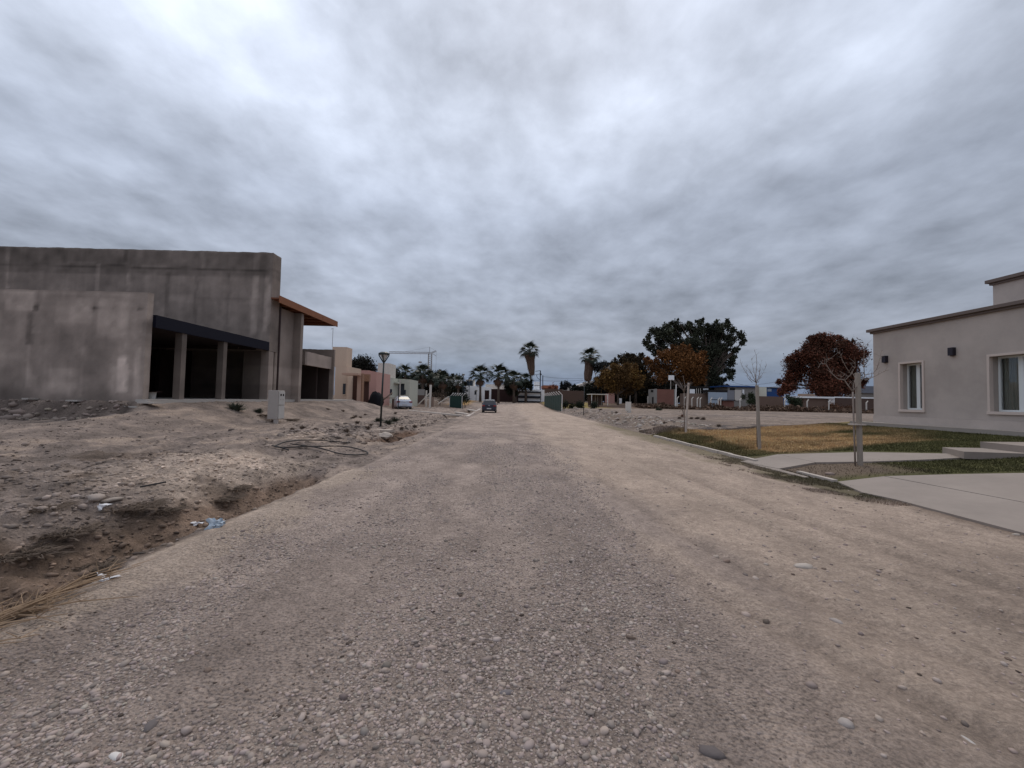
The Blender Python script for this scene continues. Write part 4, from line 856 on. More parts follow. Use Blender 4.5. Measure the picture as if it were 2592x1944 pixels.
car('parked_car', 'dark grey hatchback stopped on the left edge of the far road', (.035, .035, .05), 49.5, 1238, math.radians(1), True)

# ------------------------------------------------------------------ vegetation
def leafmat(n, c, v=.0): return mat(n, attr=True, rough=.75, spec=.2)
leafm = mat('leaf', attr=True, rough=.8, spec=.15); bark = mat('bark', (.10, .075, .06), noise=.25, nscale=6, bump=.4); palebark = mat('pale_bark', (.26, .21, .18), noise=.2, nscale=8)
def leaves(clumps, n_per, size, col, var=.35, hue=None, shell=.45, stretch=1.0):
    """clumps: (x,y,z,rx,rz) in metres; small two-triangle leaf sprays through each clump's volume"""
    V = []; K = []
    for (cx, cy, cz, rx, rz) in clumps:
        n = max(40, int(n_per * rx * rz * 6.5)); d = rng.normal(size=(n, 3)); d /= np.linalg.norm(d, axis=1)[:, None]
        r = (shell + (1 - shell) * rng.random((n, 1))) * (1 + .22 * rng.normal(size=(n, 1)))
        c = np.array([cx, cy, cz]) + d * r * np.array([rx, rx, rz]); tone = 1 + .30 * rng.normal()
        a = rng.normal(size=(n, 3)); a /= np.linalg.norm(a, axis=1)[:, None]; b = np.cross(a, rng.normal(size=(n, 3))); b /= np.linalg.norm(b, axis=1)[:, None]
        s = size * .78 * (.5 + rng.random((n, 1))); a = a * s * stretch; b = b * s * .55
        V.append(np.stack([c - a, c + b, c + a, c - b], 1)); k = np.array(col)[None] * max(.4, tone) * np.exp(var * rng.normal(size=(n, 1)))
        if hue is not None: w = (rng.random((n, 1)) < .5 * (1 + .6 * rng.normal())) * .6; k = k * (1 - w) + np.array(hue)[None] * w
        K.append(np.repeat(k, 4, 0))
    v = np.concatenate(V).reshape(-1, 3); f = np.arange(len(v)).reshape(-1, 4); return v, f, np.clip(np.concatenate(K), .004, .6)
def tree(name, label, zc, zsc, off, Y, clumps, col, dens=60, size=.22, hue=None, trunk=None, tw=.35, group=None, cat='tree', bk=None, base_dz=0, shell=.45, stretch=1.0, limbs=.5, cls=1.0):
    cl = []
    for q in clumps:
        x, y, r = q[:3]; c = P(off[0] + x / zsc, off[1] + y / zsc, Y); rr = r / zsc * Y / F * cls * 1.16; cl.append((c.x, Y + rr * (random.random() - .5) * 1.6, c.z, rr, rr * (q[3] / r if len(q) > 3 else 1)))
    for c in list(cl):
        if len(cl) < 140 and len(clumps) > 8:
            for _ in range(2):
                an_ = random.uniform(0, 6.28); q_ = random.uniform(.28, .45); cl.append((c[0] + math.cos(an_) * c[3] * 1.05, c[1] + random.uniform(-.6, .6) * c[3], c[2] + abs(math.sin(an_)) * c[4] * 1.05, c[3] * q_, c[4] * q_))
    tx = P(off[0] + trunk / zsc, 1000, Y).x if trunk is not None else np.mean([c[0] for c in cl])
    z0 = hz(tx, Y); o = empty(name, (tx, Y, z0), label, cat, group)
    v, f, k = leaves(cl, dens, size, col, hue=hue, shell=shell, stretch=stretch); fastmesh('crown', v, f, leafm, cols=k, parent=o)
    tb = M(); zlow = min(c[2] for c in cl); zm = np.median([c[2] for c in cl]); fork = Vector((tx, Y, max(z0 + .6, min(zlow, z0 + .35 * (zm - z0)))))
    tb.tube([(tx, Y, z0 - .3), ((tx + fork.x) / 2 + .1, Y, (z0 + fork.z) / 2), fork], [tw * 1.25, tw, tw * .85], 8)
    for c in cl:
        if random.random() < limbs:
            e = Vector(c[:3]); mdp = fork.lerp(e, .5) + Vector((random.uniform(-.3, .3), random.uniform(-.3, .3), .08 * (e - fork).length)); tb.tube([fork, mdp, e], [tw * .5, tw * .28, tw * .06], 5, False)
    tb.build('trunk', bk or bark, o, smooth=True); return o
Z5 = (5.183, (1500, 780))
euc = [(700, 460, 45), (735, 390, 42), (800, 300, 60), (890, 300, 50), (770, 520, 52), (980, 240, 55), (1065, 220, 55), (1000, 400, 75), (900, 450, 60), (1180, 260, 65), (1290, 250, 60), (1400, 190, 45), (1400, 300, 90), (1200, 500, 95), (1350, 430, 100), (1120, 330, 60),
       (1520, 300, 75), (1640, 260, 70), (1750, 230, 58), (1690, 350, 85), (1550, 430, 105), (1820, 300, 48), (1850, 400, 55), (1930, 370, 52), (1990, 420, 34), (1950, 465, 34), (1780, 470, 45), (1600, 590, 110), (1450, 620, 130), (1850, 555, 50), (1750, 600, 62), (1850, 650, 46), (1800, 730, 55), (1650, 750, 100), (1550, 850, 110), (1845, 830, 34), (1790, 900, 46), (1700, 950, 50), (1600, 950, 90), (820, 600, 34), (880, 560, 55), (1300, 600, 120), (1560, 1000, 80), (720, 500, 30), (1080, 480, 70), (850, 370, 55), (930, 340, 55), (940, 520, 60), (1000, 310, 50), (1620, 480, 80), (1760, 400, 60), (1700, 520, 60), (1720, 680, 60), (1760, 820, 50)]
tree('eucalyptus_tree', 'tall dark broad evergreen tree, the largest on the right', 0, *Z5, 95, euc, (.046, .049, .032), 75, .26, trunk=1500, tw=.6, shell=.3, cls=.92)
org = [(1130, 590, 85), (1010, 630, 95), (1270, 610, 90), (915, 620, 55), (1370, 680, 80), (1150, 740, 140), (950, 780, 110), (1300, 820, 130), (1410, 860, 65), (1430, 950, 45), (800, 780, 70), (745, 700, 45), (900, 900, 85), (1050, 880, 80), (1210, 920, 80), (1340, 960, 60)]
tree('orange_tree', 'orange-brown autumn tree with pale forked trunk before the tall evergreen', 0, *Z5, 86, org, (.125, .055, .020), 85, .20, hue=(.20, .085, .025), trunk=1205, tw=.16, bk=palebark, stretch=1.3, shell=.25)
dk = [(400, 670, 60), (480, 645, 45), (560, 680, 65), (640, 650, 42), (300, 730, 55), (550, 780, 95), (650, 850, 85), (450, 760, 80), (700, 720, 50), (700, 950, 90), (640, 1060, 90)]
tree('olive_tree', 'dark olive-brown tree between the yellow-brown and orange trees', 0, *Z5, 97, dk, (.055, .040, .022), 80, .24, trunk=560, tw=.35, shell=.25)
yb = [(330, 820, 60), (200, 880, 85), (110, 950, 60), (350, 890, 100), (480, 870, 90), (560, 940, 80), (600, 1000, 55), (250, 990, 95), (450, 1010, 105), (70, 985, 35)]
tree('yellow_brown_tree', 'rounded yellow-brown tree behind the white shelter', 0, *Z5, 84, yb, (.15, .085, .026), 120, .20, hue=(.085, .045, .02), trunk=330, tw=.22, shell=.25, cls=1.15)
hg = [(760, 1120, 80), (880, 1060, 80), (1000, 1090, 80), (1130, 1110, 80), (1260, 1120, 80), (560, 1080, 90), (260, 1130, 80), (520, 1000, 80), (1640, 1090, 60), (1500, 1010, 70), (60, 1100, 70), (160, 1150, 60), (350, 1120, 80), (470, 1180, 80), (600, 1150, 90), (680, 1200, 70), (100, 1020, 60), (1330, 1060, 60), (1180, 1050, 60), (1450, 1060, 50), (1660, 1040, 50), (1560, 1060, 40), (1050, 1010, 60)]
tree('dark_hedge', 'dark hedge mass under and between the right trees', 0, *Z5, 99, hg, (.020, .019, .014), 80, .28, cat='hedge', trunk=500, shell=.2, cls=1.5)
t2 = [(110, 740, 80, 35), (170, 735, 50, 32), (60, 790, 55, 45), (130, 800, 60, 45), (-10, 740, 40, 30)]
tree('grey_tree', 'grey-green tree peeking out right of the second tall palm', 0, *Z5, 118, t2, (.045, .045, .042), 70, .24, trunk=90, tw=.25)
Z6 = (5.53, (1850, 820))
red = [(1350, 240, 100), (1240, 240, 75), (1450, 240, 85), (1590, 270, 70), (1140, 300, 90), (1690, 330, 75), (1000, 460, 110), (910, 455, 60), (1100, 420, 100), (1300, 450, 170), (1550, 470, 170), (1000, 620, 140), (1250, 700, 190), (1500, 700, 190), (1700, 560, 110), (1760, 700, 90), (870, 600, 60), (860, 720, 60), (900, 830, 110), (1200, 880, 180), (1500, 880, 180), (1700, 850, 120), (780, 910, 70), (690, 965, 40), (1860, 800, 35), (1760, 460, 45)]
rt = tree('red_autumn_tree', 'big dark red autumn tree behind the low adobe walls', 0, *Z6, 100, red, (.125, .044, .026), 90, .24, hue=(.05, .03, .018), trunk=1400, tw=.5, shell=.3)
Z2 = (5.53, (640, 820))
tree('round_dark_tree', 'round dark tree behind the pink house', 0, *Z2, 66, [(1500, 545, 100), (1430, 560, 70), (1600, 570, 105), (1680, 640, 70), (1450, 650, 90), (1560, 690, 140), (1390, 600, 50)], (.022, .020, .015), 110, .17, trunk=1550, tw=.3, shell=.3)
Z3 = (5.53, (900, 840))
tree('leafy_tree', 'dark leafy tree between the white tower and the palms', 0, *Z3, 92, [(520, 560, 55), (560, 640, 80), (640, 700, 80), (720, 760, 70), (860, 790, 80), (1140, 800, 90), (1260, 800, 80), (1000, 820, 80)], (.026, .026, .018), 80, .22, trunk=600, tw=.25)
tree('bare_brown_bush', 'brown half-bare bush left of the green mesh fence', 0, *Z3, 70, [(1150, 880, 80), (1230, 870, 70), (1080, 880, 50), (1200, 950, 70)], (.10, .07, .05), 50, .10, trunk=1180, tw=.06, cat='bush', shell=.1)
tree('dark_shrub', 'dark green shrub right of the left green mesh fence', 0, *Z3, 66, [(1530, 900, 50), (1550, 950, 50), (1510, 940, 40)], (.018, .024, .015), 160, .10, trunk=1530, tw=.06, cat='bush')
Z4 = (6.144, (1180, 840))
for i, (a, b, r, lb) in enumerate(((1545, 1120, 50, 'dark conifer-like shrub right of the green mesh fence'), (1650, 1150, 45, 'low dark shrub in front of the long brick wall'), (1760, 1130, 60, 'dark shrub just left of the slim street lamp'), (1985, 1130, 50, 'dark shrub left of the white shelter'))):
    tree('shrub', lb, 0, *Z4, 64, [(a, b, r), (a + 25, b + 20, r * .8), (a - 20, b + 25, r * .8)], (.020, .026, .015), 150, .11, trunk=a, tw=.05, cat='bush', group='dark shrubs right of the road')
tree('dark_tree', 'dark far tree rising left of the warehouse', 0, *Z4, 128, [(1560, 820, 50), (1530, 870, 45), (1600, 830, 35), (1480, 860, 25, 70), (1485, 810, 14, 40)], (.020, .020, .020), 120, .2, trunk=1540, tw=.2)
tree('reddish_tree', 'small reddish bare tree in front of the terracotta roof', 0, *Z4, 100, [(1350, 840, 45), (1390, 870, 40), (1300, 870, 40), (1270, 930, 50), (1350, 930, 50)], (.15, .06, .04), 45, .15, trunk=1350, tw=.08, shell=.1)
tree('hedge_bush', 'dark bushes topping the wall below the warehouse', 0, *Z4, 100, [(1700, 880, 45), (1760, 890, 40), (1640, 895, 35), (1810, 880, 40), (1870, 900, 60), (1920, 860, 60), (1880, 960, 60), (1830, 1010, 50), (1800, 1060, 50)], (.022, .024, .016), 90, .2, trunk=1760, tw=.1, cat='bush')
tree('green_bush', 'green leafy bush beside the cream box house', 0, *Z6, 78, [(270, 1000, 40), (310, 1040, 50), (190, 1020, 35), (330, 1100, 40), (250, 1080, 40)], (.035, .045, .022), 140, .13, trunk=300, tw=.06, cat='bush')
tree('green_bush', 'pair of dark green bushes between the two adobe walls', 0, *Z6, 78, [(830, 1070, 60), (940, 1080, 50), (870, 1130, 60), (960, 1130, 40), (800, 1020, 30)], (.028, .038, .020), 140, .13, trunk=880, tw=.06, cat='bush')
tree('dry_bush', 'rust brown dry bush by the white panel of the adobe shed', 0, *Z6, 76, [(1450, 1170, 65), (1520, 1200, 50), (1620, 1200, 60), (1300, 1200, 40)], (.11, .055, .032), 140, .12, trunk=1500, tw=.05, cat='bush')
tree('small_round_bush', 'small dark green bush alone on the lot before the brick house', 0, *Z5, 59, [(870, 1340, 32, 20), (850, 1330, 25, 20), (895, 1345, 25, 18)], (.020, .028, .016), 900, .07, trunk=870, tw=.03, cat='bush')
tree('dry_red_bush', 'reddish dry bush at the foot of the first tree stake', 0, 7.373, (1600, 960), 32, [(930, 680, 32), (950, 730, 40), (900, 740, 30), (1010, 750, 30)], (.14, .07, .05), 900, .05, trunk=940, tw=.02, cat='bush', shell=.1)

# palms
fm = M(); nlf = 11          # one fan frond of unit length along +X
fm.tube([(0, 0, 0), (.25, 0, .03), (.48, 0, .02)], [.018, .014, .010], 4, False)
for i in range(nlf):
    a = (i / (nlf - 1) - .5) * 2.1; ca, sa = math.cos(a), math.sin(a); r = .62 * (1 - .22 * abs(a) / 1.35); w = .036
    b0 = Vector((.46, 0, .02)); tip = b0 + Vector((ca * r, sa * r, -.20 * r / .5 - .06 * abs(a))); md = b0 + Vector((ca * r * .55, sa * r * .55, .015)); pr = Vector((-sa, ca, 0)) * w
    fm.quad(b0, md - pr, tip, md + pr)
frond_me = None
palmg = mat('palm_green', (.020, .029, .016), rough=.6, noise=.3, nscale=1.2); palmd = mat('palm_dead', (.115, .072, .052), rough=.9, noise=.3, nscale=2)
def palm(px, py, rpx, Y, label, skirt=None, n=22, trunk_px=None, dead=6, group='palms at the end of the road'):
    global frond_me
    c = P(px, py, Y); R_ = rpx * Y / F; tx = P(trunk_px if trunk_px else px, 1000, Y).x; z0 = hz(tx, Y)
    o = empty('palm_tree', (tx, Y, z0), label, 'palm tree', group)
    zt = c.z - R_ * .15
    M().tube([(tx, Y, z0 - .3), (tx * .6 + c.x * .4, Y, z0 + (zt - z0) * .4), (c.x, Y, zt)], [.34 if not skirt else .30, .26 if not skirt else .22, .22], 9).build('trunk', bark, o, smooth=True)
    if frond_me is None:
        f0 = fm.build('frond', palmg, origin=(0, 0, 0)); frond_me = f0.data; bpy.data.objects.remove(f0)
        d_ = frond_me.copy(); d_.materials.clear(); d_.materials.append(palmd); palm.dead = d_
    for i in range(n + dead):
        dd = i >= n; f = bpy.data.objects.new('dead_frond' if dd else 'frond', palm.dead if dd else frond_me); COL.objects.link(f); f.parent = o
        f.location = Vector((c.x, Y, c.z - R_ * .1)) - ORG[o]; t = (i + .5) / n
        el = math.radians(86 - 118 * t ** .8) if not dd else math.radians(-55 - 25 * random.random())
        f.rotation_euler = (random.uniform(-.4, .4), -el, i * 2.399 + random.uniform(-.2, .2)); s = R_ * 1.27 * random.uniform(.95, 1.2) * (1.0 if not dd else .85); f.scale = (s, s, s)
    if skirt:
        y0, y1, w0, w1, w2 = skirt; a, b = P(px, y0, Y), P(trunk_px or px, y1, Y); k = Y / F; sk = M()
        V = []; prof = [(0, w0), (.12, w0 * 1.08), (.35, w1), (.65, (w1 + w2) / 2), (.9, w2), (1, w2 * .35)]
        pts = [(a.lerp(b, t), r * k / 2) for t, r in prof]; nn_ = 26
        for j, (pp, r) in enumerate(pts):
            for q in range(nn_): an = 2 * PI * q / nn_; rr = r * (1 + .13 * random.uniform(-1, 1)); V.append((pp.x + rr * math.cos(an), pp.y + rr * math.sin(an), pp.z))
        sk.v = V
        for j in range(len(pts) - 1):
            for q in range(nn_): q2 = (q + 1) % nn_; sk.f.append((j * nn_ + q, (j + 1) * nn_ + q, (j + 1) * nn_ + q2, j * nn_ + q2))
        for q in range(420):
            t = random.random() ** .8 * .95; an = random.uniform(0, 2 * PI); r = np.interp(t, [p_[0] for p_ in prof], [p_[1] for p_ in prof]) * k / 2; pp = a.lerp(b, t)
            rad = Vector((math.cos(an), math.sin(an), 0)); tn = Vector((-rad.y, rad.x, 0)) * .07; st_ = pp + rad * r * .9; en = pp + rad * (r * 1.10 + .06) - Vector((0, 0, random.uniform(.5, 1.1)))
            sk.tri(st_ - tn, st_ + tn, en)
        sk.build('dead_frond_skirt', palmd, o)
    return o
palm(1340, 887, 21, 108, 'tallest palm with long brown skirt at the road end', skirt=(893, 950, 27, 21, 13), n=24, trunk_px=1347, dead=3)
palm(1493, 902, 21, 118, 'second tall skirted palm beside the warehouse', skirt=(907, 966, 22, 22, 18), n=24, trunk_px=1487, dead=2)
palm(1216, 949, 24, 96, 'short palm left of centre before the boundary wall', dead=8)
palm(1262, 948, 24, 94, 'short palm with pale trunk before the boundary wall middle', dead=8)
palm(1301, 960, 22, 98, 'bushy palm at the right end of the boundary wall', dead=5)
palm(1331, 962, 16, 102, 'smallest palm just left of the tallest palm trunk', dead=3)
palm(1025, 945, 21, 92, 'palm right of the white tower of the green house', dead=5)
palm(1070, 945, 22, 88, 'bushy palm left of the tower crane mast', dead=6)
palm(1090, 957, 19, 90, 'drooping palm under the crane mast', dead=6)
palm(1121, 960, 20, 86, 'palm right of the crane mast above the mesh fence', dead=6)
palm(1001, 945, 13, 98, 'partly hidden palm touching the white tower', dead=2)
palm(1160, 967, 15, 95, 'small palm between the left palms and the white house', dead=3)
bpy.data.meshes.remove(bpy.data.meshes['frond']) if False else None

# bare young trees with stakes
stk = mat('weathered_stake', (.30, .255, .215), noise=.15, nscale=5, bump=.3); wstk = mat('whitewashed_stake', (.48, .41, .36), noise=.15, nscale=5)
def stake(b, t, w, label, mt):
    p = hit(*b); q = P(*t, p.y); r = w / 2 * p.y / F
    r *= .66; k = M(); k.hexa([(p.x - r, p.y - r, p.z - .3), (p.x + r, p.y - r, p.z - .3), (p.x + r, p.y + r, p.z - .3), (p.x - r, p.y + r, p.z - .3), (q.x - r, p.y - r, q.z), (q.x + r * .9, p.y - r, q.z), (q.x + r * .9, p.y + r, q.z - .02), (q.x - r, p.y + r, q.z)])
    k.build('tree_stake', mt, label=label, cat='stake', bevel=.008); return p
sp3 = stake((2178, 1178), (2171, 944), 14, 'thick grey wooden stake nearest the grey house', stk)
sp2 = stake((1924, 1138), (1916, 975), 9.5, 'middle weathered stake at the edge of the lawn', stk)
sp1 = stake((1735, 1099), (1743, 969), 6.5, 'farthest whitewashed stake at the kerb end', wstk)
def bare(name, label, Yb, lines, r0, zsc, off, base):
    """lines: (points in zoom px, start radius in px); depth wanders so the tree is round"""
    o = empty(name, (P(off[0] + base[0] / zsc, off[1] + base[1] / zsc, Yb).x, Yb, hz(P(off[0] + base[0] / zsc, 1100, Yb).x, Yb)), label, 'young tree'); k = M(); b = M()
    for li, (pts, r) in enumerate(lines):
        dy = 0 if li == 0 else random.uniform(-.35, .35); P3 = []
        for i, (x, y) in enumerate(pts): q = P(off[0] + x / zsc, off[1] + y / zsc, Yb + dy * i / max(1, len(pts) - 1)); P3.append(q)
        rr = [max(.003, r / zsc * Yb / F / 2 * (1 - .75 * i / (len(pts) - 1) * (0 if li == 0 else 1))) for i in range(len(pts))]
        (k if li == 0 else b).tube(P3, rr, 6)
        if li:
            for i in range(len(P3) - 1):
                for j in range(3):
                    s0 = P3[i].lerp(P3[i + 1], random.random()); e = s0 + Vector((random.uniform(-.10, .10), random.uniform(-.10, .10), random.uniform(-.01, .14))) ; b.tube([s0, e], [.004, .002], 4, False)
    k.build('trunk', palebark, o, smooth=True); b.build('branches', palebark, o, smooth=True); return o
bare('bare_sapling', 'bare forked sapling tied to the thick grey stake', sp3.y, [
    ([(1742, 1985), (1725, 1500), (1712, 1100), (1708, 950)], 22), ([(1708, 950), (1640, 860), (1590, 785), (1500, 770), (1420, 700), (1330, 560), (1340, 500), (1420, 480)], 17), ([(1600, 785), (1680, 710), (1740, 600), (1740, 540)], 12),
    ([(1680, 700), (1620, 620), (1560, 500), (1530, 420), (1490, 400)], 12), ([(1708, 950), (1720, 850), (1740, 760), (1700, 680)], 12), ([(1708, 940), (1780, 850), (1870, 740), (1880, 710), (1990, 690), (2040, 640), (2090, 470), (2110, 370)], 14),
    ([(1880, 790), (2000, 740), (2130, 670), (2212, 630)], 11), ([(1870, 720), (1860, 560), (1868, 320), (1905, 280)], 10), ([(1868, 330), (1830, 290)], 6), ([(1330, 560), (1250, 560), (1220, 620)], 8), ([(1600, 700), (1560, 740), (1480, 720)], 7), ([(1880, 780), (1950, 760), (2000, 680)], 8)], 1, 5.53, (1850, 820), (1742, 1985))
bare('bare_sapling', 'bare sapling with upright twigs behind the middle stake', sp2.y + .12, [
    ([(368, 1720), (362, 1300), (355, 850)], 13), ([(355, 850), (350, 700), (365, 560), (355, 440), (330, 370)], 10), ([(350, 820), (290, 690), (255, 640), (200, 580)], 8), ([(350, 820), (280, 770), (190, 650), (150, 570), (135, 520)], 8), ([(355, 830), (330, 700), (300, 560), (290, 480)], 8), ([(360, 830), (400, 700), (410, 600), (440, 500)], 8), ([(365, 800), (430, 720), (480, 620), (500, 560)], 7), ([(300, 820), (230, 740), (220, 640)], 6), ([(380, 820), (410, 760), (400, 640)], 7)], 1, 5.53, (1850, 820), (368, 1720))
bare('bare_sapling', 'thin bare sapling left of the whitewashed stake', sp1.y + .1, [
    ([(975, 1000), (975, 600), (970, 260)], 16), ([(970, 260), (940, 150), (890, 40)], 14), ([(972, 250), (1000, 130), (1080, 90), (1130, 60)], 14), ([(970, 240), (985, 100), (950, -60)], 12)], 1, 7.373, (1600, 960), (975, 1000))
tb = M().box(sp3.x - .22, sp3.x + .07, sp3.y - .1, sp3.y + .1, sp3.z + .98, sp3.z + 1.01); tb.build('tree_tie', wstk, label='pale strap tying the sapling to the thick stake', cat='strap')

# lawn grass blades
def blades(name, n, region, hgt, label, colmul=1.0, keep=None, kind='stuff', cat='grass', w=.006):
    x0, x1, y0, y1 = region; X = x0 + (x1 - x0) * rng.random(n); Y_ = y0 + (y1 - y0) * rng.random(n)
    if keep is not None: kk = keep(X, Y_); X, Y_ = X[kk], Y_[kk]
    n = len(X); Z = H(X, Y_); a = rng.random(n) * 6.28; h = hgt * (.5 + rng.random(n)); l = (rng.random((n, 2)) - .5) * 1.2 * h[:, None]; ww = w * (1 + .06 * Y_)
    c = np.stack([X, Y_, Z], 1); d = np.stack([np.cos(a) * ww, np.sin(a) * ww, 0 * a], 1); tip = c + np.stack([l[:, 0], l[:, 1], h], 1)
    v = np.stack([c - d, c + d, tip], 1).reshape(-1, 3); k = ground_col(X, Y_) * colmul * np.exp(.25 * rng.normal(size=(n, 1)))
    return fastmesh(name, v, np.arange(3 * n).reshape(-1, 3), leafm, cols=np.clip(np.repeat(k, 3, 0), .01, .6), label=label, cat=cat, kind=kind)
SLABX = lambda X, Y_: ~(((Y_ < 8.9 + .0 * X)) | ((Y_ > 12.75 - .01 * X) & (Y_ < 14.3) & (X < 14.5)))
def on_slab(X, Y_):
    c1 = (Y_ < np.interp(X, [6.9, 8.1, 10.4, 16], [9.0, 9.15, 8.55, 7.4])) 
    c2 = (X < 11.6) & (Y_ < np.interp(X, [6.8, 8.07, 10.1, 11.5], [12.25, 12.8, 12.2, 10.9])) & (Y_ > np.interp(X, [6.8, 8.1, 9.2, 10.5, 11.5], [10.6, 11.05, 10.65, 10.35, 10.3]))
    return c1 | c2
blades('lawn_grass', 150000, (6.95, 15.1, 7.5, 20.6), .035, 'short half dry lawn in front of the grey house', 1.0, lambda X, Y_: ~on_slab(X, Y_) & (rng.random(len(X)) < 1 - .9 * ((X < 9) & (Y_ < 12.6))))
blades('verge_grass', 26000, (5.7, 6.85, 6.9, 14), .03, 'thin dark grass creeping along the kerb onto the road', 1.0, lambda X, Y_: (fbm(X * 3, Y_ * 3, 7, 3) + (X - 6.2) * .6 > .0) & (Y_ < 10.5 + 3 * rng.random(len(X))))
def edge(X, Y_): return (X < 8.8 + .5 * vn(Y_, Y_ * 0, 3)) & (Y_ > 14.0) & (fbm(X * 2, Y_ * 2, 77, 3) > -.05)
blades('kerb_weeds', 30000, (6.95, 8.9, 14.0, 22.5), .11, 'long rough grass tufts on the lawn edge behind the kerb', 1.1, edge, w=.007)

# reeds and weeds
straw = mat('straw', (.30, .205, .130), noise=.25, nscale=6)
rd = M()
for q in range(120):
    Yb = 2.2 + .85 * random.random(); xb = -3.32 - random.random() ** 1.6 * .75; zb0 = max(hz(xb, Yb), -.30) + .02
    L_ = random.uniform(.25, .75); an = math.radians(random.choice((random.gauss(62, 16), random.gauss(62, 16), random.gauss(20, 30)))); dr = Vector((math.cos(an) * .45, math.sin(an), 0)).normalized(); p0 = Vector((xb, Yb, zb0))
    up_r = random.uniform(-.02, .20); p1_ = p0 + dr * L_ * .5 + Vector((0, 0, up_r * L_ * .7 + .02)); p2_ = p0 + dr * L_ + Vector((0, 0, up_r * L_)); rd.tube([p0, p1_, p2_], [.0065, .0055, .0025], 4, False)
    for j in range(3):
        s0 = p0.lerp(p2_, random.random()) + Vector((0, 0, .02)); rd.tube([s0, s0 + Vector((random.uniform(-.1, .12), random.uniform(-.05, .15), random.uniform(-.02, .10)))], [.004, .0015], 3, False)
rd.build('dry_reeds', straw, label='fallen straw-coloured reeds in the near ditch at bottom left', cat='reeds', kind='stuff')
def weed_mesh(n, r, h, seed, mt, name, wd=.022):
    rg = random.Random(seed); k = M()
    for i in range(n):
        a = rg.uniform(0, 6.28); e = rg.uniform(.2, 1.3) if name != 'dead_brush' else rg.uniform(.02, .6); l = rg.uniform(.5, 1); d = Vector((math.cos(a) * math.cos(e) * r * l, math.sin(a) * math.cos(e) * r * l, math.sin(e) * h * l)); sp_ = .2 if name != 'dead_brush' else .8; s = Vector((rg.uniform(-sp_, sp_) * r, rg.uniform(-sp_, sp_) * r, -.02))
        k.tube([s, s + d * .55 + Vector((0, 0, .1 * h)), s + d], [.008, .005, .002], 3, False)
        pr = Vector((-math.sin(a), math.cos(a), .3)) * wd; k.tri(s + d * .5 - pr, s + d * .5 + pr, s + d * 1.05)
    me = k.build(name, mt, origin=(0, 0, 0)); dta = me.data; bpy.data.objects.remove(me); return dta
wdm = mat('dead_weed', (.17, .125, .095), noise=.3, nscale=4); wgm = mat('green_weed', (.060, .065, .045), noise=.3, nscale=4); wdk = mat('dark_twigs', (.135, .098, .072), noise=.3)
wm_ = [weed_mesh(60, .22, .2, 1, wdm, 'weed'), weed_mesh(60, .24, .16, 2, wdm, 'weed'), weed_mesh(90, .30, .26, 3, wgm, 'weed'), weed_mesh(230, .34, .16, 4, wdk, 'dead_brush', .010)]
def weed(px, py, s, kind_, label, group=None, name='weed', cat='weed'):
    p = hit(px, py); o = bpy.data.objects.new(name, wm_[kind_]); COL.objects.link(o); o.location = p; o.scale = (s, s, s); o.rotation_euler.z = random.uniform(0, 6); tag(o, label, cat, group); return o
weed(597, 1038, 1.7, 2, 'large grey-green weed left of the meter pillar', cat='weed')
weed(662, 1052, 1.2, 3, 'dark dry brush at the left foot of the meter pillar', name='dead_brush', cat='brush')
weed(730, 1063, 1.1, 3, 'dark dry brush right of the meter pillar', name='dead_brush', cat='brush')
weed(655, 1044, 1.0, 2, 'grey-green weed close behind the meter pillar brush')
weed(958, 1068, 1.3, 2, 'green weed just left of the nearest lamp pole'); weed(982, 1074, 1.4, 2, 'green weed just right of the nearest lamp pole'); weed(1000, 1066, 1.3, 2, 'green weed farther right of the nearest lamp pole'); weed(900, 1056, 1.0, 0, 'dry weed below the cream house')
for px, py, s, k in ((766, 1086, 1, 0), (799, 1088, .8, 1), (830, 1037, 1, 1), (868, 1042, .9, 0), (877, 1094, 1.1, 0), (895, 1058, 1, 1), (912, 1058, .8, 0), (925, 1050, .8, 1), (905, 1072, 1, 0), (937, 1078, 1.1, 1), (880, 1105, .8, 0), (742, 1088, .8, 1), (1001, 1047, 1.0, 0), (930, 1086, 1.1, 0), (1017, 1085, 1, 1), (1050, 1082, 1.1, 0), (1070, 1078, 1, 1)):
    weed(px, py, s, k, 'small dry grey weed tuft on the dusty slope left of the road', 'small dry weeds on the left slope')
for px, py, s, lb in ((330, 1282, 1.15, 'flattened dark dead brush beside the black stick above the ditch'), (172, 1345, 1.0, 'dark dead brush mound on the near ditch bank'), (40, 1400, 1.1, 'dark dead brush at the left edge of the picture above the ditch'), (560, 1262, .9, 'dead brush on the far ditch bank near the hose'), (600, 1235, .8, 'dead brush on the ditch bank farther toward the hose'), (250, 1440, .7, 'dead brush in the ditch bottom left of the white litter'), (420, 1290, .8, 'dead brush in the ditch bank middle'), (100, 1285, .9, 'dry brush left of the rocks above the ditch')):
    weed(px, py, s * .72, 3, lb, name='dead_brush', cat='brush')
for px, py, s, k in ((1720, 1060, 1.2, 0), (1765, 1060, 1.4, 1), (1750, 1060, 1, 0), (1780, 1062, 1.2, 0), (1660, 1085, 1, 1), (1682, 1073, 1, 0), (1520, 1038, 2.0, 1), (1560, 1046, 1.4, 0), (1820, 1080, 1.0, 0)):
    weed(px, py, s, k, 'small dry weed tuft on the bare lot right of the road', 'small dry weeds on the right lot')
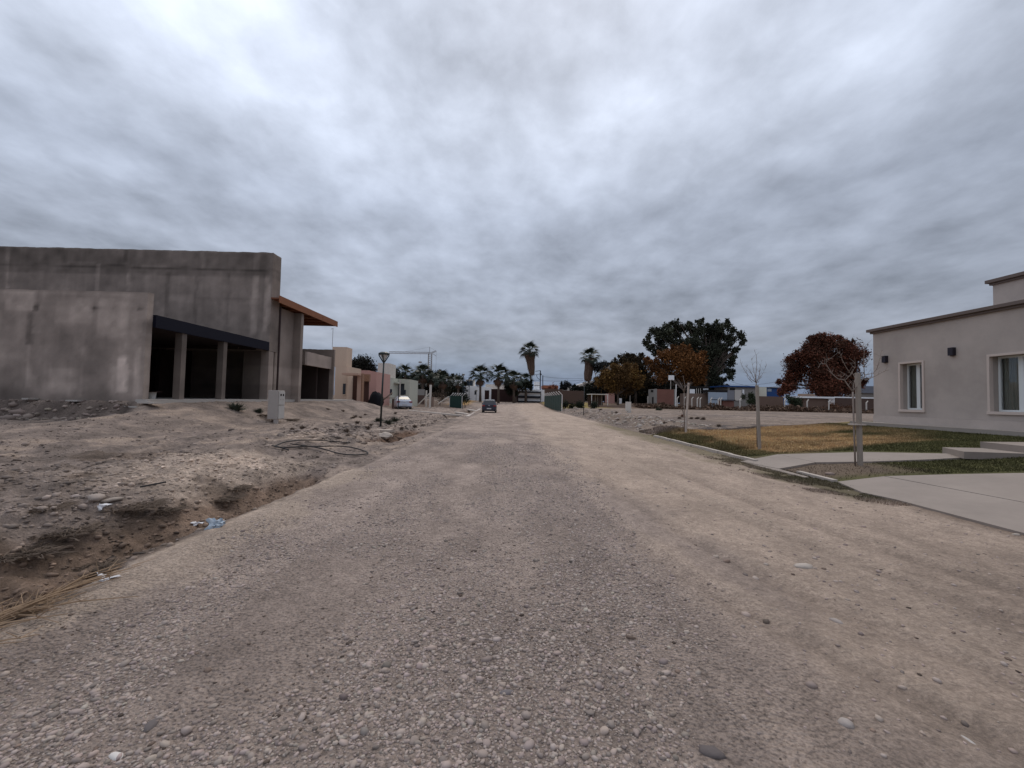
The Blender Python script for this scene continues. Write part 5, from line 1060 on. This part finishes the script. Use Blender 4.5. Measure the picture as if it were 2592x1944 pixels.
# scrub along the back fence
n = 16000; X = 22 + 46 * rng.random(n); Y_ = 68.5 + 6 * rng.random(n); hh_ = .2 + 1.3 * np.clip(fbm(X * .35, Y_ * .3, 15, 3) + .25, 0, 1); Z = H(X, Y_); c = np.stack([X, Y_, Z + hh_ * rng.random(n)], 1)
a = rng.normal(size=(n, 3)) * .12; b = rng.normal(size=(n, 3)) * .08; v = np.stack([c - a, c + b, c + a, c - b], 1).reshape(-1, 3)
kc = np.array([.11, .070, .048])[None] * np.exp(.4 * rng.normal(size=(n, 1))); fastmesh('dry_scrub', v, np.arange(4 * n).reshape(-1, 4), leafm, cols=np.repeat(kc, 4, 0), label='brown dry scrub along the foot of the back fence', cat='scrub', kind='stuff')

# ------------------------------------------------------------------ hose, litter, stick
def gp(x, y, dz=.02): q = hit(x / 2.212, 1050 + y / 2.212); return Vector((q.x, q.y, q.z + dz))
def smooth(pts, k=3):
    for _ in range(k):
        out = [pts[0]]
        for a, b in zip(pts, pts[1:]): out += [a.lerp(b, .25), a.lerp(b, .75)]
        pts = out + [pts[-1]]
    return pts
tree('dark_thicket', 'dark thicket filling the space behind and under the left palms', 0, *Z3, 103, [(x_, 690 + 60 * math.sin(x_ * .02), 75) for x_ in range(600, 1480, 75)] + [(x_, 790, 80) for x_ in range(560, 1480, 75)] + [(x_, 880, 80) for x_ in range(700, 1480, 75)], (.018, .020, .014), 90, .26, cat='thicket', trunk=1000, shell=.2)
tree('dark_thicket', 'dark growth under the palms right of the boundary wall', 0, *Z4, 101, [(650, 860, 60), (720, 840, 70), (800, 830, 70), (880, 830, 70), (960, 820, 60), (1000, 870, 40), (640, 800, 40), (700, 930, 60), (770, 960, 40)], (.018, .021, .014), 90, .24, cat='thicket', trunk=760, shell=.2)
hosem = mat('black_hose', (.018, .016, .017), rough=.6)
hs = M()
for pts in ([(1945, 162), (1800, 153), (1700, 152), (1600, 162), (1555, 178), (1530, 192), (1600, 194), (1700, 190), (1800, 186), (1900, 184), (1990, 198), (2060, 218), (2060, 228), (1990, 238), (1900, 230), (1800, 196), (1700, 186), (1625, 172)], [(1520, 186), (1560, 192), (1600, 204), (1615, 208)]):
    q = [gp(*t) for t in pts]; zf = [t.z for t in q]
    for t in q: t.z = hz(t.x, t.y) + .035 + random.uniform(0, .03)
    q = smooth(q); hs.tube(q, .016, 6)
hs.build('black_hose', hosem, smooth=True, label='loosely looped black hose lying by the end of the ditch', cat='hose')
a, b = hit(355, 1247), hit(418, 1241); M().tube([a + Vector((0, 0, .08)), b + Vector((0, 0, .12))], .013, 6).build('stick', hosem, label='straight black stick lying above the near ditch', cat='stick')
def crumple(px, py, r, mt, label, cat, name, sc=(1, .8, .5), sd=1, sub=3):
    p = hit(px, py); v, f = ico(sub); v = v.copy(); rg = np.random.default_rng(sd)
    for _ in range(9):
        d = rg.normal(size=3); d /= np.linalg.norm(d); v *= (1 + .22 * np.sign(np.sin(v @ d * rg.uniform(2, 5) + rg.uniform(0, 6))) * .6)[:, None]
    v = v * np.array(sc) * r; k = M(); k.v = [tuple(t + np.array([p.x, p.y, p.z + r * sc[2] * .6])) for t in v]; k.f = [tuple(g) for g in f]; k.build(name, mt, label=label, cat=cat)
pbag = mat('blue_plastic', (.36, .42, .48), rough=.35, noise=.25, nscale=14)
wpl = mat('white_plastic', (.70, .68, .68), rough=.4)
crumple(545, 1336, .068, pbag, 'crumpled pale blue plastic bag in the ditch', 'plastic bag', 'plastic_bag', (1.15, .9, .85), 3)
crumple(560, 1328, .045, pbag, 'twisted end piece of pale blue plastic behind the bag', 'plastic bag', 'plastic_bag', (1.1, .6, 1.1), 5)
crumple(495, 1327, .05, wpl, 'white plastic scrap left of the blue bag', 'litter', 'litter', (1.1, .8, .4), 6)
crumple(273, 1466, .042, wpl, 'bright white plastic scrap at the ditch bottom above the reeds', 'litter', 'litter', (1.3, .8, .4), 7)
crumple(251, 1284, .06, wpl, 'white paper scrap under the pale rounded rock', 'litter', 'litter', (1.2, .6, .4), 8)

# ------------------------------------------------------------------ crane, poles, wires
cr = empty('tower_crane', (P(1089, 1000, 250).x, 250, 1), 'thin pale tower crane far behind the left palms', 'crane'); cm_ = mat('crane_grey', (.30, .29, .29)); YC = 250
def T(z): return P(900 + z[0] / 5.53, 840 + z[1] / 5.53, YC)
def lattice(a, b, w, n, name, r=.09):
    k = M(); d = (b - a).normalized(); s = d.cross(Vector((0, 1, 0))).normalized() * w / 2; t = Vector((0, w / 2, 0)); cs = [s + t, s - t, -s - t, -s + t]
    for c_ in cs: k.tube([a + c_, b + c_], r, 4)
    for i in range(n):
        q0, q1 = a.lerp(b, i / n), a.lerp(b, (i + 1) / n)
        for j in range(4): k.tube([q0 + cs[j], q1 + cs[(j + 1) % 4]], r * .6, 3)
    k.build(name, cm_, cr)
base = T((1045, 300)); lattice(Vector((base.x, YC, 1)), T((1045, 300)), 1.9, 22, 'mast', .16); lattice(T((1040, 297)), T((470, 288)), 1.0, 30, 'jib', .10); lattice(T((1045, 300)), T((1128, 268)), .6, 5, 'counter_jib', .08)
k = M(); k.tube([T((1038, 300)), T((1036, 212))], .14, 4); k.tube([T((1036, 214)), T((680, 280))], .05, 3); k.tube([T((1036, 214)), T((1128, 270))], .05, 3); k.tube([T((1080, 305)), T((1128, 340))], .12, 4); k.tube([T((1130, 270)), T((1130, 340)), T((1122, 560))], .06, 3); k.build('tie_cables', cm_, cr)
q = T((905, 425)); M().tube([T((905, 300)), T((905, 420))], .03, 3).build('hoist_rope', cm_, cr); M().rock(q, .8, (1.4, 1, .7), 3).build('hook_block', cm_, cr)
up = empty('utility_pole', (P(1367, 1000, 112).x, 112, 1), 'dark utility pole with bent bracket beside the tallest palm', 'utility pole'); pm_ = mat('pole_dark', (.035, .035, .045))
M().tube([(P(1367, 1000, 112).x, 112, .8), P(1368, 938, 112)], .14, 7).build('pole', pm_, up)
M().tube([P(1368, 938, 112), P(1355, 940, 112)], .07, 5).build('crossarm', pm_, up); M().tube([P(1368, 946.5, 112), P(1353, 949, 112)], .05, 5).build('crossarm', pm_, up); M().tube([P(1367, 948, 112), P(1370, 946, 112)], .3, 8).build('transformer', pm_, up)
M().tube(smooth([P(1358, 949, 112), P(1360, 957, 112), P(1367, 961, 112)]), .06, 4).build('bracket', pm_, up)
M().tube([(P(1374, 1000, 118).x, 118, .8), P(1374, 950, 118)], .13, 6).build('short_pole', pm_, label='short plain pole right of the utility pole', cat='pole')
def wire(a, b, Ya, Yb, sag, lb):
    p, q = P(*a, Ya), P(*b, Yb); pts = [p.lerp(q, t) - Vector((0, 0, sag * 4 * t * (1 - t))) for t in np.linspace(0, 1, 12)]; M().tube(pts, .035, 3).build('overhead_cable', pm_, label=lb, cat='cable', group='overhead cables')
wire((1374, 953), (1476, 958), 118, 116, .25, 'upper cable between short pole and second tall palm'); wire((1352, 962), (1476, 962), 112, 116, .3, 'lower cable passing behind the utility pole'); wire((1447, 972), (1476, 962), 120, 116, .2, 'slanting cable down to the warehouse'); wire((1134, 957), (1200, 952), 110, 110, .4, 'cable over the small palm left of the white house')
wire((1300, 950), (1353, 941), 112, 112, .3, 'cable from the left to the utility pole top')
wire((1835, 971), (1990, 960), 120, 110, .9, 'upper cable left of the red tree'); wire((1850, 966), (1985, 976), 120, 110, .9, 'lower cable left of the red tree')
an = empty('roof_antenna', P(841, 877, 38), 'thin television antenna on the cream tower', 'antenna')
M().tube([P(841, 878, 38), P(843, 832, 38)], .022, 5).build('mast', cm_, an); M().tube([P(838, 833, 38), P(844, 831, 38)], .02, 4).build('antenna_head', cm_, an)
